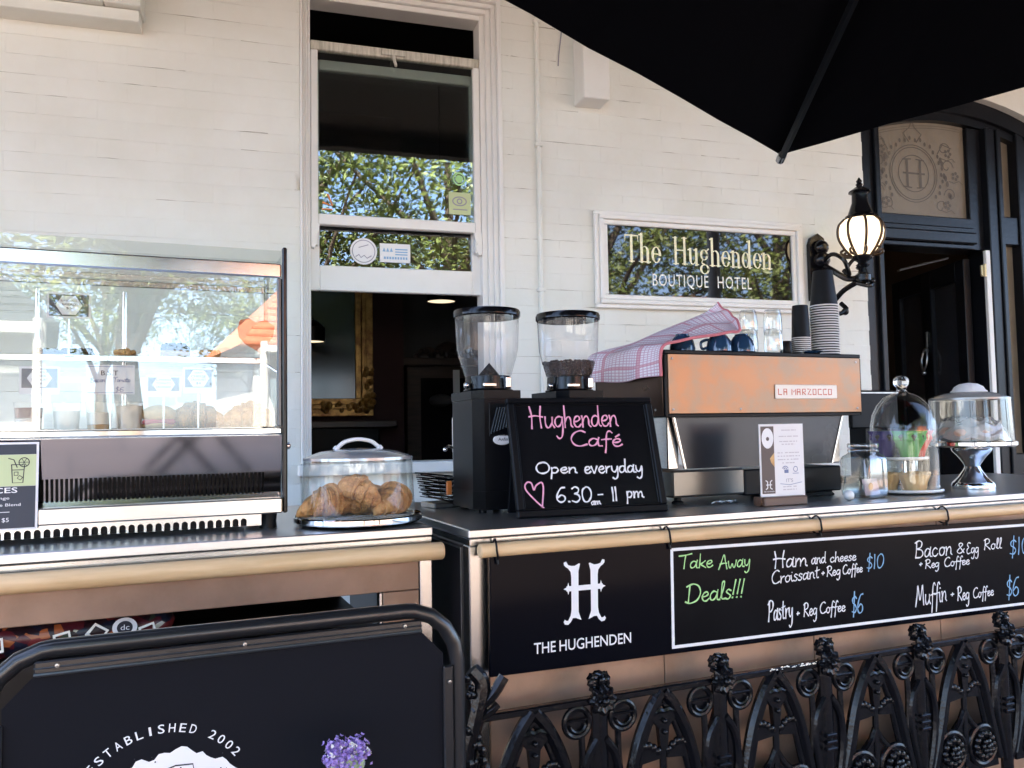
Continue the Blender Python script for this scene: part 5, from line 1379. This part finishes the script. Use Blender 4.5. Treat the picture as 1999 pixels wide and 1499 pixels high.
# ------------------------------------------------------------------ display case and pastries on the left counter
def display_case():
    t = thing("display_case", "stainless and glass heated display case on the left counter", "display case", 'L', (-.40, .22, 0))
    X0, D = -1.15, .46
    # front sheet with a row of vent slots
    MB().add([(X0, .012, .168), (-.004, .012, .168), (-.004, -.006, .278), (X0, -.006, .278), (X0, .020, .168), (-.004, .020, .168), (-.004, .004, .278), (X0, .004, .278)], [(0, 1, 2, 3), (4, 5, 6, 7), (0, 1, 5, 4), (2, 3, 7, 6), (0, 3, 7, 4), (1, 2, 6, 5)]).build("front_panel", "steel_mirror", t, 0)
    g = MB().box(X0, -.004, .0002, .004, .092, .104).box(-.054, -.004, .0003, .004, .104, .168).box(X0, -1.06, .0003, .004, .104, .168)
    x = -.0585
    while x > -1.06:
        g.box(x - .0045, x, .0003, .004, .104, .168); x -= .0119
    g.v = [(a, b + .012 - (c - .168) / .11 * .018, c) for a, b, c in g.v]
    g.build("vent_grille", "steel_mirror", t, 0)
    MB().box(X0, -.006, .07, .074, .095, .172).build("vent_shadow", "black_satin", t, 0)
    MB().box(X0, -.004, -.022, .12, .046, .0915, .004).build("lower_ledge", "steel", t)
    s = MB().box(X0, -.065, -.018, -.014, .036, .0455)
    x = -.100
    while x > X0:
        s.box(x - .0065, x, -.018, -.014, .013, .036)
        for a, b in ((-.0012, 1), (.0012 + .0065, -1)): pass
        cx = x - .0065 - .00825
        n = 6
        poly = [(cx - .0083, .0362)] + [(cx - .0083 * math.cos(R(180 * i / n)) , .0275 + .0083 * math.sin(R(180 * i / n))) for i in range(n + 1)] + [(cx + .0083, .0362)]
        s.prism(poly[:1] + poly[1:n // 2 + 2] + [(cx, .0362)], -.018, -.014); s.prism([(cx, .0362)] + poly[n // 2 + 1:], -.018, -.014)
        x -= .0230
    s.box(-.10, -.065, -.018, -.014, .013, .036)
    s.build("arched_skirt", "steel", t, 0)
    MB().box(X0, -.10, .0, .40, .012, .044).build("underside", "black_satin", t, 0)
    for x, y in ((-.040, .03), (-.04, .40), (X0 + .05, .03), (X0 + .05, .4)): MB().lathe([(.026, 0), (.024, .02), (.027, .045)], 20, (x, y, 0), cap0=True).build("foot", "black_plastic", t)
    MB().box(X0, -.002, -.012, .010, .279, .303, .006).build("front_bar", "chrome", t)
    MB().box(X0, -.006, .012, D, .270, .296, .002).build("deck", "steel_bright", t)
    MB().box(X0, -.006, .005, D - .004, .046, .0905).box(X0, -.006, D - .03, D - .005, .09, .27).build("body", "steel_dull", t, 0)
    MB().box(X0, -.016, .0, .006, .304, .757).build("front_glass", "case_glass", t, 0)
    MB().box(X0, -.004, -.004, .014, .757, .800, .004).build("top_rail", "steel_bright", t)
    MB().box(X0, -.004, .0, D, .801, .806).box(X0, -.004, -.001, .004, .806, .840).build("glass_top", "case_glass", t, 0)
    MB().box(X0, -.004, D - .02, D, .78, .80, .002).box(X0, -.004, D - .02, D, .297, .31, .002).build("rear_rail", "steel", t)
    MB().box(X0, -.02, D - .012, D - .007, .311, .779).build("rear_glass", "case_glass", t, 0)
    MB().box(-.002, .012, -.012, .012, .045, .850, .004).build("side_post", "black_gloss", t); MB().box(-.016, -.0025, -.002, .020, .304, .756, .003).build("inner_post", "dark_steel", t)
    MB().box(-.001, .003, .013, D, .06, .83).build("side_glass", "case_glass", t, 0); MB().box(-.002, .012, D - .012, D + .01, .045, .85, .004).build("side_post", "black_gloss", t)
    MB().lathe([(.011, .012), (.011, .018), (.007, .022), (.001, .022)], 16, (0, .0, .245), 'x').build("side_knob", "chrome", t)
    MB().box(X0, -.03, .10, D - .04, .506, .512).build("glass_shelf", "case_glass", t, 0)
    MB().box(X0, -.055, .094, .1, .500, .520, .002).tube([(-.055, .097, .51), (-.012, .02, .47)], .004, 6).build("shelf_edge", "steel_bright", t)
    for x in (-.70, -.45): MB().cyl(.007, .30, .757, (x, D - .05, 0), 10).build("rear_upright", "steel_bright", t)
pm("dark_steel", (.10, .11, .12), .3, .8); pm("steel_bright", (.78, .78, .77), .16, 1.0, rvar=.05, vscale=10)
display_case()

def hexagon(cx, cz, r): return [(cx + r * math.cos(R(60 * i)), cz + r * .92 * math.sin(R(60 * i))) for i in range(6)]
def price_cards():
    cards = [((-1.039, -.927, .621, .695), "BANANA|BREAD|$5", "price card reading banana bread on the upper glass shelf", 1, .512),
             ((-1.104, -1.004, .404, .482), "GRANOLA|GREEK|YOGHURT|$6", "price card with yoghurt hexagon label, leftmost of the lower row", 1, .297),
             ((-.938, -.811, .404, .489), "B.S.T", "handwritten white price card reading bacon and tomato in the lower row", 0, .297),
             ((-.781, -.684, .396, .460), "CHEESE|TOMATO|CROISSANT", "price card with hexagon label left of the croissant card", 1, .297),
             ((-.680, -.593, .407, .485), "HAM|CHEESE|CROISSANT|$8", "price card reading ham and cheese croissant, rightmost of the lower row", 1, .297)]
    for (a, b, z0, z1), tx, lab, hexa, base in cards:
        t = thing("price_card", lab, "price card", 'L', ((a + b) / 2, .295, base), 0, "price cards in the display case")
        w, h0, h1 = (b - a) / 2, z0 - base, z1 - base
        c = MB().box(-w, w, -.001, .001, h0, h1).build("card", "paper", t, 0)
        MB().tube([(0, .003, h0 + .02), (0, .003, 0.003)], .0025, 6).lathe([(.016, 0), (.016, .004)], 14, (0, .003, 0), cap1=True).build("card_pin", "steel", t)
        if hexa:
            MB().box(-w + .006, w - .006, -.0016, -.001, h0 + (.006 if base > .4 else .018), h1 - .006).build("photo_print", "card_dark", c, 0)
            cz = (h0 + h1) / 2 + (0 if base > .4 else .006)
            MB().face(hexagon(0, cz, .034 if base > .4 else .031), -.0022).build("hexagon_label", "paper", c, 0, recalc=False)
            L = tx.split('|')
            for i, s in enumerate(L):
                ww = min(.021, .0035 * len(s)); text(c, s, -ww, ww, cz + (.014 if len(L) > 3 else .010) - i * .0105, .0062, -.0028, "dark_ink")
        else:
            for s, x0, x1, z in (("B.S.T", -.025, .02, h1 - .03),): text(c, s, x0, x1, z, .014, -.0018, "dark_ink")
            hand(c, "Bacon", -.052, h0 + .034, -.014, h0 + .036, .013, -.0018, "ink_blue", .0016); hand(c, "Tomato", .008, h0 + .036, .052, h0 + .036, .013, -.0018, "ink_blue", .0016); hand(c, "$6", .012, h0 + .008, .035, h0 + .008, .013, -.0018, "ink_blue", .0016)
            r = MB().box(-w + .004, w - .004, -.0016, -.001, h0 + .004, h0 + .0055).box(-w + .004, w - .004, -.0016, -.001, h1 - .0055, h1 - .004); r.build("ruled_line", "ink_blue", c, 0)
pm("card_dark", (.05, .055, .075), .5, col2=(.13, .13, .13), vscale=12)
price_cards()

def croissant_mb(seed, L=.15, curve=.9):
    rg = random.Random(seed); mb = MB(); nu, nv = 110, 30
    ph = rg.random() * 6
    def fn(a, b):
        s = a * 2 - 1
        ang = s * curve; Rr = L / (2 * curve)
        cx, cy = Rr * math.sin(ang), Rr * (1 - math.cos(ang))
        body = .034 * (1 - abs(s) ** 1.7) ** .75 + .004
        k = abs(s); seg = ((1 - k) * 4.2 + .10 * math.sin(b * 6.283 + ph)) % 1.0
        step = .84 + .24 * (1 - seg) ** .8 + .05 * (1 - (seg * 4.0 + .1 * math.sin(b * 12.566)) % 1.0)
        r = body * step * (1 + .03 * math.sin(b * 18 + a * 20 + ph))
        q = b * 6.2832
        return (cx + r * math.cos(q) * math.sin(ang) * -1, cy + r * math.cos(q) * math.cos(ang), max(.0, r * math.sin(q) * .95 + body * .86))
    mb.grid(fn, nu, nv); mb.uv = None
    return mb
def croissants():
    C = [('L', (-.262, .205, .030), .5, 0, 1.35, "golden croissant at the left of the covered plate", 0), ('L', (-.195, .16, .078), -.65, .42, 1.1, "croissant lying tilted on top of the others on the covered plate", 1),
         ('L', (-.135, .235, .030), .2, 0, 1.3, "rounded golden croissant in the middle of the covered plate", 2), ('L', (-.068, .185, .030), 1.2, 0, 1.35, "golden croissant at the right of the covered plate", 3),
         ('L', (-.640, .36, .298), -.35, 0, 1.25, "flaky croissant behind the cards inside the display case", 4), ('L', (-.482, .36, .298), .35, 0, 1.25, "large flaky croissant in the right corner of the display case", 5)]
    for fr, loc, rz, tilt, sc, lab, sd in C:
        mb = croissant_mb(sd, .155, 1.15); mb.xf(Matrix.Rotation(tilt, 4, 'Y') @ Matrix.Scale(sc, 4))
        single(mb, "croissant", "croissant", lab, "croissant", fr, loc, rz, "croissants", 40)
croissants()

def case_contents():
    def slab(u, v, w, sx, sy, sz, m, lab, nm, cat, top=None):
        t = thing(nm, lab, cat, 'L', (u, v, w))
        rg = random.Random(int(abs(u) * 1000))
        b = MB().box(-sx / 2, sx / 2, -sy / 2, sy / 2, 0, sz * .55, .006); b.build("base_layer", m, t)
        tp = MB()
        for i in range(46): tp.sphere(rg.uniform(.006, .011), (rg.uniform(-sx / 2 + .005, sx / 2 - .005), rg.uniform(-sy / 2 + .005, sy / 2 - .005), sz * .6 + rg.uniform(0, sz * .25)), 7, 5)
        tp.box(-sx / 2, sx / 2, -sy / 2, sy / 2, sz * .551, sz * .8, .006); tp.build("topping", top or m, t)
    slab(-.70, .40, .513, .085, .07, .055, "cake_golden", "square slice with dark seed topping on the upper glass shelf", "slice", "slice", "cake_dark")
    slab(-.600, .40, .513, .06, .06, .032, "cake_golden", "low golden slice on the upper glass shelf, right of the dark one", "slice", "slice")
    slab(-1.0, .42, .513, .15, .08, .03, "cake_dark", "dark banana loaf lying on the upper glass shelf below its card", "loaf", "cake")
    slab(-.84, .40, .513, .06, .06, .03, "cake_golden", "small golden slice on the upper shelf near the case uprights", "slice", "slice")
    def tub(u, lab, fill, r=.038, h=.085):
        t = thing("plastic_tub", lab, "tub", 'L', (u, .34, .297), 0, "clear tubs in the display case")
        MB().lathe([(.001, 0), (r * .82, 0), (r, h), (r + .003, h + .001)], 28).build("cup", "clear_acrylic", t)
        z0 = .002
        for m, z1 in fill:
            f = lambda z: r * (.80 + .18 * z / h)
            MB().lathe([(.001, z0), (f(z0), z0), (f(z1), z1), (.001, z1 + .002)], 24).build("filling", m, t); z0 = z1 + .0015
    tub(-1.085, "clear tub of yoghurt with dark berries, leftmost in the case", [("yoghurt", .04), ("berry", .07)])
    tub(-.99, "clear tub of yoghurt right of the berry tub", [("yoghurt", .06)])
    tub(-.905, "clear tub with golden granola below white yoghurt", [("granola", .02), ("yoghurt", .055)])
    tub(-.825, "clear tub filled with white yoghurt below the handwritten card", [("yoghurt", .075)])
    s = thing("filled_roll", "pale filled bread roll beside the croissants in the display case", "bread roll", 'L', (-.745, .35, .297))
    MB().sphere(.05, (0, 0, .05), 20, 12, sx=1.0, sy=.8, sz=.55).build("top_half", "pastry_pale", s); MB().box(-.046, .046, -.036, .036, .018, .034, .006).build("filling", "rope_red", s); MB().sphere(.05, (0, 0, .016), 20, 10, sx=1.0, sy=.8, sz=.32).build("bottom_half", "pastry_pale", s)
    h = MB().prism([(-.052, .035), (-.045, .060), (-.02, .066), (.0, .055), (.03, .062), (.056, .045), (.052, .015), (.03, -.02), (.022, -.05), (.004, -.032), (-.03, -.012), (-.048, .010)], -.0015, .0015)
    single(h, "heart_decoration", "red_paper", "red paper heart decoration stuck inside the case glass", "decoration", 'L', (-.478, .235, .565))
case_contents()

def juice_sign():
    t = thing("juice_sign", "navy and green juice menu sheet at the left edge leaning on the case", "sign", 'L', (-1.042, .185, .040))
    t.rotation_euler = (R(-4), 0, FRAME['L'][1])
    c = MB().box(-.36, 0, 0, .002, 0, .232).build("sheet", "paper", t, 0)
    MB().box(-.355, -.006, -.0006, 0, .005, .115).box(-.355, -.006, -.0006, 0, .199, .226).build("navy_field", "sign_navy", c, 0); MB().box(-.355, -.006, -.0006, 0, .1155, .1985).build("green_field", "sign_green", c, 0)
    i = MB(); y = -.0009
    i.ribbon([(-.063, .172), (-.060, .124), (-.036, .124), (-.033, .172), (-.063, .172)], .0025, y); i.ribbon([(-.062, .158), (-.034, .158)], .002, y - .0002)
    i.ribbon([(-.050, .165), (-.058, .185), (-.070, .189)], .0025, y - .0003); i.ring(-.034, .178, .012, .0022, y - .0004)
    for q in (0, 60, 120): i.ribbon([(-.034 - .012 * math.cos(R(q)), .178 - .012 * math.sin(R(q))), (-.034 + .012 * math.cos(R(q)), .178 + .012 * math.sin(R(q)))], .0014, y - .0006)
    for cx, cz, a in ((-.052, .148, 45), (-.043, .137, 10)): i.ribbon([(cx + .0062 * math.cos(R(a + q)), cz + .0062 * math.sin(R(a + q))) for q in (0, 90, 180, 270, 360)], .002, y - .0005)
    i.build("drink_icon", "dark_ink", c, 0, recalc=False)
    text(c, "JUICES", -.148, -.048, .098, .014, -.0010, "white_ink", bold=.01)
    for s, a, b, z in (("Orange", -.118, -.066, .081), ("Veggie Blend", -.124, -.040, .063)): text(c, s, a, b, z, .0075, -.0010, "white_ink")
    MB().box(-.14, -.065, -.001, -.0006, .047, .0486).build("rule", "white_ink", c, 0); text(c, "$5", -.082, -.066, .022, .011, -.0010, "white_ink")
juice_sign()

def covered_plate():
    u, v = -.172, .215
    t = thing("cake_plate", "black cake plate with chrome rim holding croissants", "plate", 'L', (u, v, 0))
    MB().lathe([(.001, .002), (.17, .002), (.182, .004), (.192, .012), (.193, .018)], 64).build("base", "black_gloss", t); MB().lathe([(.1935, .010), (.197, .014), (.197, .026), (.192, .030), (.186, .027), (.001, .0265)], 64).build("chrome_rim", "chrome", t)
    c = thing("cake_cover", "clear cake cover with arched white handle over croissants", "cake cover", 'L', (u, v, .0275))
    MB().lathe([(.173, 0), (.1745, .003), (.167, .172)], 72).build("side_wall", "clear_acrylic", c)
    MB().lathe([(.168, .170), (.1675, .178), (.161, .181), (.115, .196), (.06, .204), (.001, .206)], 56).build("lid", "lid_pale", c)
    hd = MB().tube(catmull([(-.072, 0, .200), (-.060, 0, .212), (-.04, 0, .226), (0, 0, .233), (.04, 0, .226), (.060, 0, .212), (.072, 0, .200)], 6), [.010] * 5 + [.0065] * 27 + [.010] * 5, 10, flat=1.5)
    hd.build("handle", "white_plastic", c)
pm("lid_pale", (.42, .44, .46), .14, .45, col2=(.50, .50, .50), vscale=5)
covered_plate()

def coffee_bag():
    t = thing("printed_bag", "dark red printed packaging bundle on the shelf under the left counter", "bag", 'L', (-.98, .17, -.285))
    def fn(a, b):
        q = b * 6.2832
        e = (1 - abs(a * 2 - 1) ** 8) ** .5 * .98 + .02
        return (-.28 + .56 * a, .09 * math.cos(q) * e, .058 + (.055 + .006 * math.sin(a * 30)) * math.sin(q) * e)
    g = MB().grid(fn, 40, 24); g.uv = None
    b = g.build("wrapper", "bag_print", t, 60)
    MB().add([(-.285 + .1 * i, -.0935, z) for i in (0, 1) for z in (.01, .10)], [(0, 1, 3, 2)]).build("blue_label", "bag_blue", b, 0, recalc=False)
    y = -.098
    MB().disc(.155, .066, .030, y, 24, .026).build("round_mark", "white_ink", b, 0, recalc=False); MB().disc(.155, .066, .019, y - .0005, 24, .017).build("round_mark", "dark_ink", b, 0, recalc=False); text(b, "dc", .145, .166, .060, .014, y - .001, "white_ink")
    for cx, cz, a in ((.01, .05, .3), (.09, .06, -.5), (-.14, .05, .2), (.21, .05, .4)):
        P = [(cx - .02, cz - .014), (cx + .016, cz - .016), (cx + .02, cz + .014), (cx - .014, cz + .017)]
        P = [(cx + (p[0] - cx) * math.cos(a) - (p[1] - cz) * math.sin(a), cz + (p[0] - cx) * math.sin(a) + (p[1] - cz) * math.cos(a)) for p in P]
        MB().ribbon(P + [P[0]], .008, y - .0002).build("frame_print", "letter_pale", b, 0, recalc=False)
    for k in range(6): MB().box(-.265, -.21, -.0945, -.0942, .03 + k * .009, .033 + k * .009).build("fine_print", "white_ink", b, 0)
coffee_bag()

def folding_table():
    t = thing("folding_table", "black folding cafe table with crossed legs behind the viewpoint", "table", None, (.30, -.95, 0), .25)
    MB().box(-.32, .32, -.32, .32, .70, .73, .006).build("table_top", "black_satin", t)
    for y in (-.27, .27):
        for s in (-1, 1): MB().tube([(s * .30, y, .01), (-s * .28, y, .70)], .018, 8).build("leg", "black_satin", t)
folding_table()

# ------------------------------------------------------------------ banner frame in the foreground and the flowers
def banner():
    t = thing("banner_stand", "black tubular pavement banner with white emblem in front of the left counter", "banner", 'L', (-.58, -.50, GW))
    Z = -GW; zt = Z - .128; r = .018
    xl, xr = -.475, .475; rc = .125
    P = [(xl, 0, .02), (xl, 0, .6), (xl, 0, zt - rc)] + [(xl + rc - rc * math.cos(R(a)), 0, zt - rc + rc * math.sin(R(a))) for a in (20, 40, 60, 80)] + [(xl + rc, 0, zt), (0, 0, zt), (xr - rc, 0, zt)] + [(xr - rc + rc * math.sin(R(a)), 0, zt - rc + rc * math.cos(R(a))) for a in (10, 30, 50, 70)] + [(xr, 0, zt - rc), (xr, 0, .6), (xr, 0, .02)]
    MB().tube(P, r, 14).build("tube_frame", "tube_black", t)
    w = .385; zc = zt - .0245
    MB().box(-w, w, -.020, -.008, zc - .018, zc + .006, .003).build("clamp_bar", "tube_black", t); MB().tube([(-w, -.019, zc - .019), (w, -.019, zc - .019)], .0045, 8).tube([(-w, -.020, zc - .007), (w, -.020, zc - .007)], .002, 6).build("clamp_lip", "dark_steel", t)
    for s in (-1, 1): MB().box(s * .448 - .012, s * .448 + .012, -.019, -.008, .2, zt - .13, .003).build("side_clamp", "tube_black", t)
    for x, z in ((-.345, zc - .004), (0, zc - .004), (.345, zc - .004), (.449, zt - .165), (-.449, zt - .165)): MB().lathe([(.001, -.025), (.004, -.0245), (.005, -.020)], 12, (x, 0, z), 'y').build("screw", "steel_dull", t)
    zb = zc - .022
    pl = [(-.438, .12), (.438, .12), (.438, zb - .055), (.385, zb), (-.385, zb), (-.438, zb - .055)]
    pn = MB().prism(pl, -.010, -.007).build("banner_panel", "banner_black", t, 0)
    for s in (-1, 1): MB().box(s * .3 - .02, s * .3 + .02, -.25, .25, 0, .02, .004).build("foot", "tube_black", t)
    # round emblem with torn white disc and arched lettering
    cx, cz, R1 = -.155, zt - .358, .169
    s = "ESTABLISHED 2002"
    for i, ch in enumerate(s):
        if ch == ' ': continue
        a = R(138 - i * 6.63)
        hgt = .0175
        mx, mz = cx + R1 * math.cos(a), cz + R1 * math.sin(a)
        rot = a - math.pi / 2; ww = .0045 if ch in 'I' else .0125
        text(pn, ch, mx - ww / 2 * math.cos(rot), mx - ww / 2 * math.cos(rot) + ww, mz - ww / 2 * math.sin(rot), hgt, -.0108, "white_ink", rot=rot, bold=.004)
    rg = random.Random(12); pts = []
    for i in range(90):
        a = i * 2 * math.pi / 90; rr = .150 + .005 * math.sin(a * 9 + 1) + .004 * math.sin(a * 23) + rg.uniform(-.002, .002); pts.append((cx + .017 + rr * math.cos(a), cz - .016 + rr * math.sin(a) * .98))
    MB().face(pts, -.0106).build("emblem_disc", "white_ink", pn, 0, recalc=False)
    l = MB().ribbon([(cx - .01, cz + .092), (cx + .022, cz + .101), (cx + .055, cz + .099), (cx + .057, cz + .087), (cx + .03, cz + .08)], .003, -.0110)
    for k in range(16): l.disc(cx + rg.uniform(-.08, .12), cz + rg.uniform(.02, .14), rg.uniform(.0008, .002), -.0111 - .0001 * (k % 4), 6)
    l.build("emblem_line", "dark_ink", pn, 0, recalc=False)
pm("tube_black", (.012, .0125, .014), .28, coat=.2)
banner()

def flowers():
    # a bud vase on a small round cafe table just below the frame
    u, v, wt = -.398, -.66, -.66
    tb = thing("cafe_table", "small round dark cafe table in front of the banner", "table", 'L', (u, v, GW))
    h = wt - GW
    MB().lathe([(.001, h - .025), (.30, h - .025), (.305, h - .015), (.30, h - .001), (.001, h - .001)], 48).build("table_top", "dark_wood", tb); MB().cyl(.025, .02, h - .026, n=16).build("leg", "iron_black", tb); MB().lathe([(.001, .0), (.22, .0), (.22, .01), (.03, .03), (.001, .03)], 32).build("base", "iron_black", tb)
    va = thing("bud_vase", "small clear bud vase holding purple flowers", "vase", 'L', (u, v, wt)); MB().lathe([(.001, .0), (.03, .0), (.034, .01), (.034, .06), (.018, .09), (.016, .12)], 24).build("body", "jar_glass", va)
    f = thing("flower_sprig", "sprig of purple statice flowers in front of the dark banner", "flower", 'L', (u, v, wt + .01))
    rg = random.Random(3); top = .266
    st = MB(); hd = MB(); wh = MB(); cal = MB()
    heads = [(-.022, .028), (.004, .020), (.022, .036), (-.014, .006), (.018, .010), (.032, .020), (-.030, .014), (.010, .034), (-.020, .040)]
    for x, z in heads:
        st.tube(catmull([(rg.uniform(-.004, .004), 0, 0), (x * .2, 0, top * .55), (x * .6, 0, top * .8), (x, 0, top + z - .01)], 4), [.0032] * 9 + [.0022] * 4, 6)
        st.tube(catmull([(x * .3, 0, top * .7), (x * .9, -.004, top + z - .03)], 4), .0035, 6)
        for k in range(90):
            q = Vector((rg.gauss(0, .0085), rg.gauss(0, .0085), rg.gauss(0, .0075)))
            c = Vector((x, 0, top + z)) + q
            n = Vector((q.x, q.y - .006, q.z + .006)).normalized(); a = n.cross(Vector((.3, .5, .8))).normalized(); b = n.cross(a); s = rg.uniform(.0022, .0042)
            m = hd if rg.random() < .86 else wh
            ring = [c + (a * math.cos(k2 * math.pi / 3) + b * math.sin(k2 * math.pi / 3)) * s * (1 + .35 * (k2 % 2)) + n * .0015 * (k2 % 2) for k2 in range(6)]
            m.add([c - n * .002] + ring, [(0, i + 1, (i + 1) % 6 + 1) for i in range(6)])
        cal.sphere(.009, (x * .9, 0, top + z - .022), 8, 6, sz=1.6)
    st.build("stem", "flower_green", f); hd.build("petals", "flower_purple", f, 0, recalc=False); wh.build("white_petals", "petal_white", f, 0, recalc=False); cal.build("calyx", "flower_green", f)
flowers()
